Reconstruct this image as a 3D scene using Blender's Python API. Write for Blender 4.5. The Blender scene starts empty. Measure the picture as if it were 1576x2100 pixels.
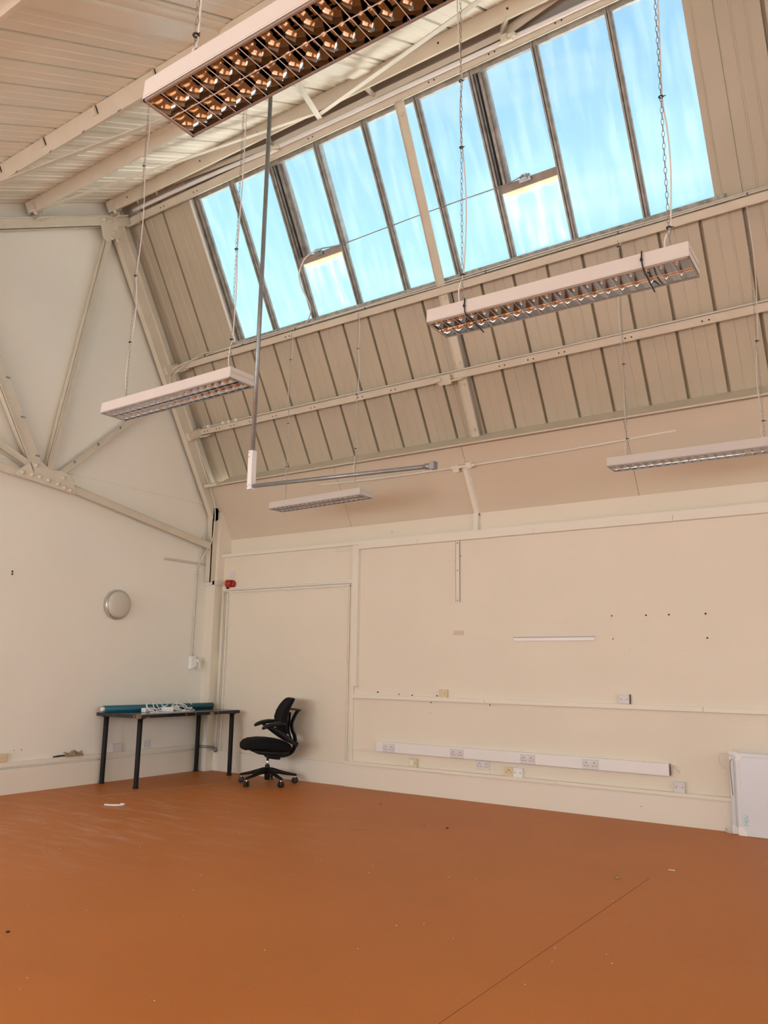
import bpy, bmesh, math, random
from mathutils import Vector, Matrix
random.seed(7)
SC = bpy.context.scene
COL = SC.collection
# ------------------------------------------------------------------ camera
cam = bpy.data.cameras.new('camera'); cam_o = bpy.data.objects.new('camera', cam); COL.objects.link(cam_o)
CX = Vector((0.8235495, 0.5670961, 0.0129712)).normalized()
CY = Vector((0.0981556, -0.1649914, 0.9813987)); CY = (CY - CX * CY.dot(CX)).normalized()
CZ = CX.cross(CY)
cam_o.matrix_world = Matrix(((CX.x, CY.x, CZ.x, 7.575), (CX.y, CY.y, CZ.y, -7.14375), (CX.z, CY.z, CZ.z, 1.25), (0, 0, 0, 1)))
cam.sensor_fit = 'VERTICAL'; cam.sensor_height = 36.0; cam.lens = 36.0 * 1633.56 / 2100.0
cam.clip_start = 0.02; cam.clip_end = 300
SC.camera = cam_o
# ------------------------------------------------------------------ view, world, daylight
SC.view_settings.view_transform = 'Standard'; SC.view_settings.look = 'None'
SC.view_settings.exposure = 0.06; SC.view_settings.gamma = 1.0
SC.view_settings.use_curve_mapping = False
w = bpy.data.worlds.new('sky'); SC.world = w; w.use_nodes = True
nt = w.node_tree; nt.nodes.clear()
def nn(t, kind, **kw):
    n = t.nodes.new(kind)
    for k, v in kw.items(): setattr(n, k, v)
    return n
tc = nn(nt, 'ShaderNodeTexCoord'); sep = nn(nt, 'ShaderNodeSeparateXYZ'); nt.links.new(tc.outputs['Generated'], sep.inputs[0])
ramp = nn(nt, 'ShaderNodeValToRGB'); nt.links.new(sep.outputs['Z'], ramp.inputs[0])
el = ramp.color_ramp.elements
el[0].position = 0.0; el[0].color = (0.62, 0.86, 0.92, 1)
el[1].position = 1.0; el[1].color = (0.16, 0.38, 0.80, 1)
for p, c in ((0.40, (0.53, 0.93, 1.0, 1)), (0.52, (0.42, 0.80, 1.0, 1)), (0.66, (0.32, 0.62, 0.98, 1))):
    e = el.new(p); e.color = c
mp = nn(nt, 'ShaderNodeMapping'); mp.inputs['Scale'].default_value = (1.6, 1.6, 9.0); mp.inputs['Rotation'].default_value = (0.16, 0.06, 0)
nt.links.new(tc.outputs['Generated'], mp.inputs[0])
ns = nn(nt, 'ShaderNodeTexNoise'); ns.inputs['Scale'].default_value = 1.9; ns.inputs['Detail'].default_value = 5; ns.inputs['Roughness'].default_value = 0.5
nt.links.new(mp.outputs[0], ns.inputs['Vector'])
cr = nn(nt, 'ShaderNodeValToRGB'); nt.links.new(ns.outputs[0], cr.inputs[0])
cr.color_ramp.elements[0].position = 0.52; cr.color_ramp.elements[0].color = (0, 0, 0, 1)
cr.color_ramp.elements[1].position = 0.78; cr.color_ramp.elements[1].color = (0.45, 0.45, 0.45, 1)
mx = nn(nt, 'ShaderNodeMixRGB'); nt.links.new(cr.outputs[0], mx.inputs[0]); nt.links.new(ramp.outputs[0], mx.inputs[1]); mx.inputs[2].default_value = (0.86, 1.0, 1.0, 1)
bg = nn(nt, 'ShaderNodeBackground'); nt.links.new(mx.outputs[0], bg.inputs[0]); bg.inputs[1].default_value = 1.12
wo = nn(nt, 'ShaderNodeOutputWorld'); nt.links.new(bg.outputs[0], wo.inputs[0])
def area(name, loc, rot, sx, sy, power, col):
    l = bpy.data.lights.new(name, 'AREA'); l.shape = 'RECTANGLE'; l.size = sx; l.size_y = sy; l.energy = power; l.color = col
    o = bpy.data.objects.new(name, l); COL.objects.link(o); o.location = loc; o.rotation_euler = rot
    return o
R90 = math.pi / 2
# area lights added outside unseen rear and right-hand windows, standing in for daylight
for i, (x, p) in enumerate(((1.7, 135), (4.5, 74), (7.3, 42), (10.1, 26))):
    area('rear_window_fill', (x, -9.42, 1.75), (R90, 0, 0), 2.1, 1.6, p, (0.93, 0.97, 1.0))
for y in (-6.9, -4.1, -1.5):
    area('right_window_fill', (12.42, y, 1.75), (R90, 0, R90), 1.9, 1.6, 62, (0.95, 0.98, 1.0))
# sun from behind the camera and a little to the left, outside; it lights the added roof beyond the skylight and
# falls through the rear windows onto the floor behind the camera
sl = bpy.data.lights.new('sun', 'SUN'); sl.energy = 35.0; sl.angle = math.radians(0.6); sl.color = (1.0, 0.97, 0.91)
so_ = bpy.data.objects.new('sun', sl); COL.objects.link(so_)
so_.rotation_euler = Vector((-0.30, -0.72, 0.92)).to_track_quat('Z', 'Y').to_euler()

# ------------------------------------------------------------------ materials
def mat(name, col, rough=0.6, metal=0.0, noise=0.0, nscale=6.0, bump=0.0, bscale=60.0, spec=0.5, col2=None):
    m = bpy.data.materials.new(name); m.use_nodes = True; t = m.node_tree
    b = t.nodes['Principled BSDF']
    b.inputs['Base Color'].default_value = (*col, 1); b.inputs['Roughness'].default_value = rough; b.inputs['Metallic'].default_value = metal
    b.inputs['Specular IOR Level'].default_value = spec
    if noise > 0 or col2 or bump > 0:
        g = nn(t, 'ShaderNodeTexCoord')
    if noise > 0 or col2:
        n = nn(t, 'ShaderNodeTexNoise'); n.inputs['Scale'].default_value = nscale; n.inputs['Detail'].default_value = 6
        t.links.new(g.outputs['Object'], n.inputs['Vector'])
        r = nn(t, 'ShaderNodeValToRGB'); t.links.new(n.outputs[0], r.inputs[0])
        c2 = col2 or tuple(c * (1 - noise) for c in col)
        r.color_ramp.elements[0].position = 0.35; r.color_ramp.elements[0].color = (*c2, 1)
        r.color_ramp.elements[1].position = 0.65; r.color_ramp.elements[1].color = (*col, 1)
        t.links.new(r.outputs[0], b.inputs['Base Color'])
    if bump > 0:
        n2 = nn(t, 'ShaderNodeTexNoise'); n2.inputs['Scale'].default_value = bscale; n2.inputs['Detail'].default_value = 3
        t.links.new(g.outputs['Object'], n2.inputs['Vector'])
        bp = nn(t, 'ShaderNodeBump'); bp.inputs['Strength'].default_value = bump; bp.inputs['Distance'].default_value = 0.01
        t.links.new(n2.outputs[0], bp.inputs['Height']); t.links.new(bp.outputs[0], b.inputs['Normal'])
    return m
M = {}
M['wall'] = mat('wall_paint', (0.83, 0.76, 0.635), 0.55, noise=0.03, nscale=1.3, bump=0.05, bscale=25)
M['wallg'] = mat('gable_paint', (0.88, 0.86, 0.775), 0.6, noise=0.03, nscale=1.0, bump=0.05, bscale=25)
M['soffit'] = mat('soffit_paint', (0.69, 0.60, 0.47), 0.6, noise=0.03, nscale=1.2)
M['trim'] = mat('trim_paint', (0.84, 0.79, 0.69), 0.45)
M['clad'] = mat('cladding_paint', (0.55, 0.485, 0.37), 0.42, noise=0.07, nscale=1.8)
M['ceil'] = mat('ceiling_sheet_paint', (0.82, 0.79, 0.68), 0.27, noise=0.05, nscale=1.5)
M['steel'] = mat('painted_steel', (0.71, 0.65, 0.53), 0.45, noise=0.06, nscale=5)
M['flash'] = mat('grey_flashing', (0.42, 0.39, 0.35), 0.5, noise=0.1, nscale=3)
M['bar'] = mat('weathered_aluminium', (0.40, 0.37, 0.33), 0.45, metal=0.25, noise=0.35, nscale=14)
M['barw'] = mat('white_frame_strip', (0.85, 0.86, 0.84), 0.4)
M['sill'] = mat('dirty_sill', (0.52, 0.52, 0.44), 0.7, noise=0.5, nscale=22)
M['rail'] = mat('brown_grey_sash_rail', (0.40, 0.34, 0.30), 0.6, noise=0.2, nscale=12)
M['darkbar'] = mat('dark_sash_seal', (0.12, 0.13, 0.14), 0.6)
M['white'] = mat('white_enamel', (0.66, 0.62, 0.59), 0.32, noise=0.02, nscale=3)
M['pvc'] = mat('white_plastic', (0.86, 0.85, 0.84), 0.35)
M['pvcg'] = mat('grey_white_plastic', (0.72, 0.70, 0.71), 0.4)
M['beige'] = mat('yellowed_plastic', (0.74, 0.62, 0.40), 0.4)
M['cable'] = mat('cream_cable', (0.74, 0.69, 0.62), 0.5)
M['chain'] = mat('zinc_chain', (0.42, 0.41, 0.40), 0.35, metal=0.9)
M['black'] = mat('black_plastic', (0.012, 0.012, 0.013), 0.5)
M['dark'] = mat('dark_hole', (0.03, 0.025, 0.02), 0.9)
M['fabric'] = mat('black_fabric', (0.008, 0.008, 0.009), 0.95, bump=0.3, bscale=400, spec=0.2)
M['chairp'] = mat('graphite_plastic', (0.010, 0.0105, 0.011), 0.42, spec=0.25)
M['chrome'] = mat('chrome', (0.8, 0.8, 0.8), 0.12, metal=1.0)
M['tabtop'] = mat('black_laminate', (0.022, 0.024, 0.027), 0.22, noise=0.3, nscale=9)
M['chip'] = mat('chipped_particle_board', (0.34, 0.23, 0.13), 0.9, noise=0.5, nscale=80)
M['leg'] = mat('black_leg_paint', (0.006, 0.0055, 0.0055), 0.5, spec=0.25)
M['teal'] = mat('teal_roll', (0.008, 0.115, 0.165), 0.45)
M['mirror'] = mat('bright_louvre_aluminium', (0.66, 0.67, 0.69), 0.06, metal=1.0)
M['galv'] = mat('galvanised_tube', (0.33, 0.35, 0.36), 0.4, metal=0.6, noise=0.15, nscale=20)
M['red'] = mat('red_sounder_plastic', (0.42, 0.02, 0.01), 0.3)
M['redl'] = mat('pale_red_lens', (0.85, 0.30, 0.22), 0.3)
M['opal'] = mat('grey_opal_diffuser', (0.60, 0.57, 0.50), 0.35, spec=0.6)
M['ring'] = mat('brushed_ring', (0.55, 0.52, 0.47), 0.3, metal=0.7)
M['paper'] = mat('brown_paper', (0.36, 0.26, 0.15), 0.9, noise=0.2, nscale=30)
M['board'] = mat('whiteboard_face', (0.74, 0.76, 0.82), 0.25)
M['alu'] = mat('pale_grey_board_frame', (0.74, 0.75, 0.76), 0.35)
M['sticker'] = mat('pale_blue_sticker', (0.62, 0.80, 0.82), 0.4, noise=0.35, nscale=60)
M['tape'] = mat('dusty_tan_strip', (0.42, 0.22, 0.11), 0.7)
M['roofout'] = mat('pale_bounce_roof', (0.72, 0.70, 0.66), 0.8)
M['yard'] = mat('yard_paving', (0.45, 0.43, 0.40), 0.9)
M['trimshade'] = mat('olive_painted_shade', (0.45, 0.40, 0.32), 0.6)  # shade under the eaves trim put into the colour
M['trimg'] = mat('grey_trim_paint', (0.60, 0.56, 0.50), 0.5)
M['rim'] = mat('louvre_rim', (0.42, 0.36, 0.33), 0.3, metal=0.5)
M['edge'] = mat('pale_louvre_edge', (0.70, 0.62, 0.57), 0.4)
M['seam'] = mat('floor_seam', (0.20, 0.07, 0.02), 0.8)
M['slot'] = mat('slot_brown', (0.16, 0.12, 0.11), 0.6)
# floor: orange-brown sheet floor with dust and scuffs
def floor_mat():
    m = bpy.data.materials.new('orange_floor'); m.use_nodes = True; t = m.node_tree; b = t.nodes['Principled BSDF']
    g = nn(t, 'ShaderNodeTexCoord')
    n = nn(t, 'ShaderNodeTexNoise'); n.inputs['Scale'].default_value = 0.9; n.inputs['Detail'].default_value = 5; t.links.new(g.outputs['Object'], n.inputs['Vector'])
    r = nn(t, 'ShaderNodeValToRGB'); t.links.new(n.outputs[0], r.inputs[0])
    r.color_ramp.elements[0].position = 0.3; r.color_ramp.elements[0].color = (0.52, 0.163, 0.024, 1)
    r.color_ramp.elements[1].position = 0.7; r.color_ramp.elements[1].color = (0.57, 0.182, 0.028, 1)
    # fine grain
    n3 = nn(t, 'ShaderNodeTexNoise'); n3.inputs['Scale'].default_value = 70; n3.inputs['Detail'].default_value = 3; t.links.new(g.outputs['Object'], n3.inputs['Vector'])
    m3 = nn(t, 'ShaderNodeMixRGB', blend_type='MULTIPLY'); m3.inputs[0].default_value = 0.16
    t.links.new(r.outputs[0], m3.inputs[1]); t.links.new(n3.outputs[0], m3.inputs[2])
    # pale scuffs, long and thin, strongest near the table
    mpn = nn(t, 'ShaderNodeMapping'); mpn.inputs['Scale'].default_value = (1.0, 5.0, 1.0); mpn.inputs['Rotation'].default_value = (0, 0, 0.9)
    t.links.new(g.outputs['Object'], mpn.inputs[0])
    n2 = nn(t, 'ShaderNodeTexNoise'); n2.inputs['Scale'].default_value = 1.7; n2.inputs['Detail'].default_value = 9; n2.inputs['Roughness'].default_value = 0.7
    t.links.new(mpn.outputs[0], n2.inputs['Vector'])
    r2 = nn(t, 'ShaderNodeValToRGB'); t.links.new(n2.outputs[0], r2.inputs[0])
    r2.color_ramp.elements[0].position = 0.49; r2.color_ramp.elements[0].color = (0, 0, 0, 1)
    r2.color_ramp.elements[1].position = 0.66; r2.color_ramp.elements[1].color = (1, 1, 1, 1)
    d = nn(t, 'ShaderNodeVectorMath', operation='DISTANCE'); t.links.new(g.outputs['Object'], d.inputs[0]); d.inputs[1].default_value = (1.75, -2.75, 0)
    mr = nn(t, 'ShaderNodeMapRange'); t.links.new(d.outputs['Value'], mr.inputs[0])
    mr.inputs[1].default_value = 0.3; mr.inputs[2].default_value = 2.2; mr.inputs[3].default_value = 0.62; mr.inputs[4].default_value = 0.04
    mu = nn(t, 'ShaderNodeMath', operation='MULTIPLY'); t.links.new(r2.outputs[0], mu.inputs[0]); t.links.new(mr.outputs[0], mu.inputs[1])
    mxx = nn(t, 'ShaderNodeMixRGB'); t.links.new(mu.outputs[0], mxx.inputs[0]); t.links.new(m3.outputs[0], mxx.inputs[1]); mxx.inputs[2].default_value = (0.62, 0.36, 0.26, 1)
    t.links.new(mxx.outputs[0], b.inputs['Base Color'])
    b.inputs['Roughness'].default_value = 0.5; b.inputs['Specular IOR Level'].default_value = 0.35
    bp = nn(t, 'ShaderNodeBump'); bp.inputs['Strength'].default_value = 0.06; bp.inputs['Distance'].default_value = 0.01
    t.links.new(n3.outputs[0], bp.inputs['Height']); t.links.new(bp.outputs[0], b.inputs['Normal'])
    return m
M['floor'] = floor_mat()
def glass_mat(name, dirt, tint=(1, 1, 1), yellow=False):
    m = bpy.data.materials.new(name); m.use_nodes = True; t = m.node_tree; t.nodes.clear()
    g = nn(t, 'ShaderNodeTexCoord')
    mpn = nn(t, 'ShaderNodeMapping'); mpn.inputs['Scale'].default_value = (5.0, 0.9, 0.9)
    t.links.new(g.outputs['Object'], mpn.inputs[0])
    n = nn(t, 'ShaderNodeTexNoise'); n.inputs['Scale'].default_value = 2.3; n.inputs['Detail'].default_value = 5; t.links.new(mpn.outputs[0], n.inputs['Vector'])
    r = nn(t, 'ShaderNodeValToRGB'); t.links.new(n.outputs[0], r.inputs[0])
    r.color_ramp.elements[0].position = 0.42; r.color_ramp.elements[0].color = (0.03, 0.03, 0.03, 1)
    r.color_ramp.elements[1].position = 0.75; r.color_ramp.elements[1].color = (dirt, dirt, dirt, 1)
    tr = nn(t, 'ShaderNodeBsdfTransparent'); tr.inputs[0].default_value = (*[c * 0.97 for c in tint], 1)
    tl = nn(t, 'ShaderNodeBsdfTranslucent'); tl.inputs[0].default_value = (0.95, 0.97, 0.97, 1)
    gl = nn(t, 'ShaderNodeBsdfGlossy'); gl.inputs['Roughness'].default_value = 0.12
    m1 = nn(t, 'ShaderNodeMixShader'); t.links.new(r.outputs[0], m1.inputs[0]); t.links.new(tr.outputs[0], m1.inputs[1]); t.links.new(tl.outputs[0], m1.inputs[2])
    m2 = nn(t, 'ShaderNodeMixShader'); m2.inputs[0].default_value = 0.010; t.links.new(m1.outputs[0], m2.inputs[1]); t.links.new(gl.outputs[0], m2.inputs[2])
    out = nn(t, 'ShaderNodeOutputMaterial'); t.links.new(m2.outputs[0], out.inputs[0])
    return m
def grime_mat():
    m = bpy.data.materials.new('yellow_grime'); m.use_nodes = True; t = m.node_tree; t.nodes.clear()
    g = nn(t, 'ShaderNodeTexCoord'); sp = nn(t, 'ShaderNodeSeparateXYZ'); t.links.new(g.outputs['Generated'], sp.inputs[0])
    n = nn(t, 'ShaderNodeTexNoise'); n.inputs['Scale'].default_value = 9; n.inputs['Detail'].default_value = 6; t.links.new(g.outputs['Object'], n.inputs['Vector'])
    a = nn(t, 'ShaderNodeMath', operation='MULTIPLY_ADD'); t.links.new(n.outputs[0], a.inputs[0]); a.inputs[1].default_value = 0.55; t.links.new(sp.outputs['Z'], a.inputs[2])
    mr = nn(t, 'ShaderNodeMapRange'); t.links.new(a.outputs[0], mr.inputs[0]); mr.inputs[1].default_value = 0.80; mr.inputs[2].default_value = 1.25; mr.inputs[3].default_value = 0.0; mr.inputs[4].default_value = 0.85
    tr = nn(t, 'ShaderNodeBsdfTransparent'); d = nn(t, 'ShaderNodeBsdfTranslucent'); d.inputs[0].default_value = (0.80, 0.72, 0.50, 1)
    mx_ = nn(t, 'ShaderNodeMixShader'); t.links.new(mr.outputs[0], mx_.inputs[0]); t.links.new(tr.outputs[0], mx_.inputs[1]); t.links.new(d.outputs[0], mx_.inputs[2])
    o = nn(t, 'ShaderNodeOutputMaterial'); t.links.new(mx_.outputs[0], o.inputs[0]); return m
M['grime'] = grime_mat()
M['glass'] = glass_mat('streaky_glass', 0.14)
M['glassd'] = glass_mat('clouded_glass', 0.4)

# ------------------------------------------------------------------ mesh builder
class MB:
    def __init__(s): s.v = []; s.f = []; s.sm = []
    def add(s, vs, fs, smooth=False):
        b = len(s.v); s.v += [tuple(v) for v in vs]; s.f += [tuple(i + b for i in f) for f in fs]; s.sm += [smooth] * len(fs)
    def hexa(s, p):
        s.add(p, [(0, 3, 2, 1), (4, 5, 6, 7), (0, 1, 5, 4), (1, 2, 6, 5), (2, 3, 7, 6), (3, 0, 4, 7)])
    def box(s, a, b):
        x0, y0, z0 = a; x1, y1, z1 = b
        s.hexa([(x0, y0, z0), (x1, y0, z0), (x1, y1, z0), (x0, y1, z0), (x0, y0, z1), (x1, y0, z1), (x1, y1, z1), (x0, y1, z1)])
    def fbox(s, F, a, b):
        x0, y0, z0 = a; x1, y1, z1 = b
        s.hexa([F(*q) for q in [(x0, y0, z0), (x1, y0, z0), (x1, y1, z0), (x0, y1, z0), (x0, y0, z1), (x1, y0, z1), (x1, y1, z1), (x0, y1, z1)]])
    def bar(s, a, b, wd, th, up=(0, 0, 1)):
        a = Vector(a); b = Vector(b); d = (b - a).normalized(); u = Vector(up)
        sd = d.cross(u); sd.normalize(); u2 = sd.cross(d).normalized()
        p = []
        for c in (a, b):
            p += [c - sd * wd / 2 - u2 * th / 2, c + sd * wd / 2 - u2 * th / 2, c + sd * wd / 2 + u2 * th / 2, c - sd * wd / 2 + u2 * th / 2]
        s.hexa(p)
    def prism(s, poly, a, b, T):
        n = len(poly)
        vs = [T(p[0], p[1], a) for p in poly] + [T(p[0], p[1], b) for p in poly]
        s.add(vs, [tuple(range(n))[::-1], tuple(range(n, 2 * n))] + [(i, (i + 1) % n, n + (i + 1) % n, n + i) for i in range(n)])
    def tube(s, pts, r, n=8, smooth_path=0, caps=True, closed=False):
        pts = [Vector(p) for p in pts]
        if smooth_path: pts = catmull(pts, smooth_path)
        rs = r if isinstance(r, (list, tuple)) else [r] * len(pts)
        vs = []; fs = []; m = len(pts); prev = None
        for i, p in enumerate(pts):
            if closed: d = pts[(i + 1) % m] - pts[i - 1]
            else: d = pts[min(i + 1, m - 1)] - pts[max(i - 1, 0)]
            if d.length < 1e-9: d = Vector((0, 0, 1))
            d.normalize()
            if prev is None:
                u = d.orthogonal().normalized()
            else:
                u = (prev - d * prev.dot(d)); u = u.normalized() if u.length > 1e-6 else d.orthogonal().normalized()
            prev = u; v = d.cross(u)
            for k in range(n):
                a = 2 * math.pi * k / n; vs.append(p + (u * math.cos(a) + v * math.sin(a)) * rs[i])
        for i in range(m if closed else m - 1):
            j = (i + 1) % m
            for k in range(n): fs.append((i * n + k, i * n + (k + 1) % n, j * n + (k + 1) % n, j * n + k))
        s.add(vs, fs, True)
        if caps and not closed:
            b = len(s.v) - len(vs)
            s.f.append(tuple(b + k for k in range(n))[::-1]); s.f.append(tuple(b + (m - 1) * n + k for k in range(n))); s.sm += [False, False]
    def loft(s, rings, caps=True):
        n = len(rings[0]); m = len(rings); vs = [v for r in rings for v in r]
        fs = [(i * n + k, i * n + (k + 1) % n, (i + 1) * n + (k + 1) % n, (i + 1) * n + k) for i in range(m - 1) for k in range(n)]
        s.add(vs, fs, True)
        if caps:
            b = len(s.v) - len(vs)
            s.f.append(tuple(b + k for k in range(n))[::-1]); s.f.append(tuple(b + (m - 1) * n + k for k in range(n))); s.sm += [True, True]
    def lathe(s, prof, c, axis='Z', n=24):
        c = Vector(c); rings = []
        for r, h in prof:
            ring = []
            for k in range(n):
                a = 2 * math.pi * k / n; x, y = r * math.cos(a), r * math.sin(a)
                ring.append(c + Vector({'Z': (x, y, h), 'X': (h, x, y), 'Y': (x, h, y)}[axis]))
            rings.append(ring)
        s.loft(rings)
    def build(s, name, m, parent=None, world=True, bevel=0.0):
        me = bpy.data.meshes.new(name)
        off = Vector((0, 0, 0))
        if parent is not None and world:
            p = parent
            while p is not None: off += p.location; p = p.parent
        me.from_pydata([tuple(Vector(v) - off) for v in s.v], [], s.f)
        for p, sm in zip(me.polygons, s.sm): p.use_smooth = sm
        bm = bmesh.new(); bm.from_mesh(me); bmesh.ops.recalc_face_normals(bm, faces=bm.faces)
        if bevel > 0: bmesh.ops.bevel(bm, geom=list(bm.edges), offset=bevel, segments=2, affect='EDGES', profile=0.5, clamp_overlap=True)
        bm.to_mesh(me); bm.free()
        me.materials.append(m); o = bpy.data.objects.new(name, me); COL.objects.link(o)
        if parent is not None: o.parent = parent
        return o
def catmull(p, k):
    out = []
    for i in range(len(p) - 1):
        a = p[max(i - 1, 0)]; b = p[i]; c = p[i + 1]; d = p[min(i + 2, len(p) - 1)]
        for j in range(k):
            t = j / k; t2 = t * t; t3 = t2 * t
            out.append(0.5 * ((2 * b) + (c - a) * t + (2 * a - 5 * b + 4 * c - d) * t2 + (3 * b - a - 3 * c + d) * t3))
    out.append(p[-1]); return out
def thing(name, label, cat, loc=(0, 0, 0), rz=0.0, group=None):
    o = bpy.data.objects.new(name, None); COL.objects.link(o); o.location = loc; o.rotation_euler = (0, 0, rz)
    o.empty_display_size = 0.1
    return tag(o, label, cat, group)
def tag(o, label=None, cat=None, group=None, kind=None):
    if label: o['label'] = label
    if cat: o['category'] = cat
    if group: o['group'] = group
    if kind: o['kind'] = kind
    return o
def st(o): o['kind'] = 'structure'; return o
def dup(o, parent, delta):
    c = o.copy(); COL.objects.link(c); c.parent = parent; c.location = Vector(o.location) + Vector(delta); return c

# slope frames: the steep 60 degree slope of the north light and the shallow 28 degree ceiling
TH = math.radians(60.3); ST, CT = math.sin(TH), math.cos(TH)
def SP(x, u, o): return Vector((x, 0.25 - u * CT - o * ST, 3.0 + u * ST - o * CT))
PH = math.atan(0.532); SPH, CPH = math.sin(PH), math.cos(PH)
def CP(x, v, o): return Vector((x, -1.844 - v * CPH + o * SPH, 6.669 - v * SPH - o * CPH))
XMAX = 12.0
# ================================================================== STRUCTURE
m = MB(); m.box((-0.15, -9.2, -0.12), (XMAX + 0.15, 0.3, 0)); floor = st(m.build('floor', M['floor']))
YZ = lambda a, b, c: (c, a, b)
gab = [(0.5, 0.0), (0.5, 2.75), (0.27, 3.05), (-1.80, 6.75), (-9.2, 2.86), (-9.2, 0.0)]
m = MB(); m.prism(gab, -0.15, 0.0, YZ); wl = st(m.build('wall_left', M['wallg']))
# right wall (out of frame) with three windows
st_r = MB()
wy = [(-7.85, -5.95), (-5.05, -3.15), (-2.45, -0.55)]
ys = [-9.2] + [v for p in wy for v in p] + [0.3]
st_r.prism([(0.3, 0), (0.3, 0.95), (-9.2, 0.95), (-9.2, 0)], XMAX, XMAX + 0.15, YZ)
st_r.prism([(0.3, 2.55), (0.3, 3.05), (-1.80, 6.75), (-9.2, 2.86), (-9.2, 2.55)], XMAX, XMAX + 0.15, YZ)
for i in range(0, len(ys), 2): st_r.prism([(ys[i], 0.95), (ys[i + 1], 0.95), (ys[i + 1], 2.55), (ys[i], 2.55)], XMAX, XMAX + 0.15, YZ)
st(st_r.build('wall_right', M['wall']))
# rear wall with four windows
m = MB(); wx = [(0.65, 2.75), (3.45, 5.55), (6.25, 8.35), (9.05, 11.15)]; xs = [0.0] + [v for p in wx for v in p] + [XMAX]
m.box((0, -9.2, 0), (XMAX, -9.05, 0.95)); m.box((0, -9.2, 2.55), (XMAX, -9.05, 2.95))
for i in range(0, len(xs), 2): m.box((xs[i], -9.2, 0.95), (xs[i + 1], -9.05, 2.55))
st(m.build('wall_rear', M['wall']))
wn = 2
for a, b in wx:
    m = MB()
    for z0, z1 in ((0.95, 1.0), (2.5, 2.55), (1.98, 2.03)): m.box((a, -9.14, z0), (b, -9.09, z1))
    for x0 in (a, (a + b) / 2 - 0.025, b - 0.05): m.box((x0, -9.14, 1.0), (x0 + 0.05, -9.09, 2.5))
    o = st(m.build('window_%d' % wn, M['trim'])); wn += 1
    g = MB(); g.box((a + 0.02, -9.118, 0.97), (b - 0.02, -9.112, 2.53)); g.build('pane', M['glass'], o)
for a, b in wy:
    m = MB()
    for z0, z1 in ((0.95, 1.0), (2.5, 2.55), (1.98, 2.03)): m.box((XMAX + 0.04, a, z0), (XMAX + 0.09, b, z1))
    for y0 in (a, (a + b) / 2 - 0.025, b - 0.05): m.box((XMAX + 0.04, y0, 1.0), (XMAX + 0.09, y0 + 0.05, 2.5))
    o = st(m.build('window_%d' % wn, M['trim'])); wn += 1
    g = MB(); g.box((XMAX + 0.062, a + 0.02, 0.97), (XMAX + 0.068, b - 0.02, 2.53)); g.build('pane', M['glass'], o)
# back wall
m = MB(); m.box((0, 0, 0), (XMAX, 0.2, 2.60)); wb = st(m.build('wall_back', M['wall']))
m = MB(); m.box((0.0, 0.11, 2.60), (XMAX, 0.3, 2.84)); m.build('upper_wall_strip', M['wall'], wb)
# soffit boards on the lower part of the steep slope
so = None
jx = [0.0, 2.10, 3.75, 5.42, 7.10, 8.80, 10.4, XMAX]
for i in range(len(jx) - 1):
    m = MB(); a, b = jx[i] + 0.002, jx[i + 1] - 0.002
    m.fbox(SP, (a, -0.22, 0.17), (b, 0.70, 0.20))
    if so is None:
        so = st(m.build('wall_soffit', M['soffit']))
    else: m.build('soffit_board', M['soffit'], so)
m = MB(); m.fbox(SP, (0, -0.3, 0.12), (XMAX, 0.70, 0.165)); m.build('soffit_backing', M['soffit'], so)
# steep cladding: ribbed sheets in 0.334 m bays
def sheet(F, x0, x1, u0, u1, up=1):
    sw = 0.006 if F is CP else -0.004
    w_ = x1 - x0
    P = [(x0 - 0.0, -0.05), (x0 + 0.011, -0.05), (x0 + 0.015, 0.0)]
    for c in (0.36, 0.66):
        if w_ > 0.2: P += [(x0 + w_ * c - 0.010, 0.0), (x0 + w_ * c - 0.005, sw), (x0 + w_ * c + 0.005, sw), (x0 + w_ * c + 0.010, 0.0)]
    P += [(x1 - 0.015, 0.0), (x1 - 0.011, -0.05), (x1, -0.05)]
    P += [(q[0], q[1] - 0.004) for q in reversed(P)]
    m = MB(); n = len(P)
    vs = [F(p[0], u0, p[1]) for p in P] + [F(p[0], u1, p[1]) for p in P]
    h = n // 2
    fs = [(i, (i + 1) % n, n + (i + 1) % n, n + i) for i in range(n)]
    for i in range(h - 1):
        fs.append((i, n - 1 - i, n - 2 - i, i + 1)); fs.append((n + i, n + i + 1, 2 * n - 2 - i, 2 * n - 1 - i))
    m.add(vs, fs); return m
PIT = 0.3343; X0 = 0.28
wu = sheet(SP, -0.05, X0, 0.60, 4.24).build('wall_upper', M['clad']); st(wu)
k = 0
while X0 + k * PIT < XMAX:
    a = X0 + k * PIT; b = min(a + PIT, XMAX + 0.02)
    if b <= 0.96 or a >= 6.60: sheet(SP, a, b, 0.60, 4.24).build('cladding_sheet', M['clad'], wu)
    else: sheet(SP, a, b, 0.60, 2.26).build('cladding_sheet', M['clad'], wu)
    k += 1
m = MB(); m.fbox(SP, (0.94, 2.20, -0.012), (1.075, 4.24, 0.004)); m.fbox(SP, (6.50, 2.26, -0.012), (6.64, 4.24, 0.004)); m.fbox(SP, (6.64, 2.26, -0.035), (6.66, 4.24, -0.02))
m.build('side_flashing', M['clad'], wu)
m = MB(); m.fbox(SP, (0.90, 4.00, -0.03), (XMAX, 4.26, -0.004)); m.build('ridge_flashing', M['flash'], wu)
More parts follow.
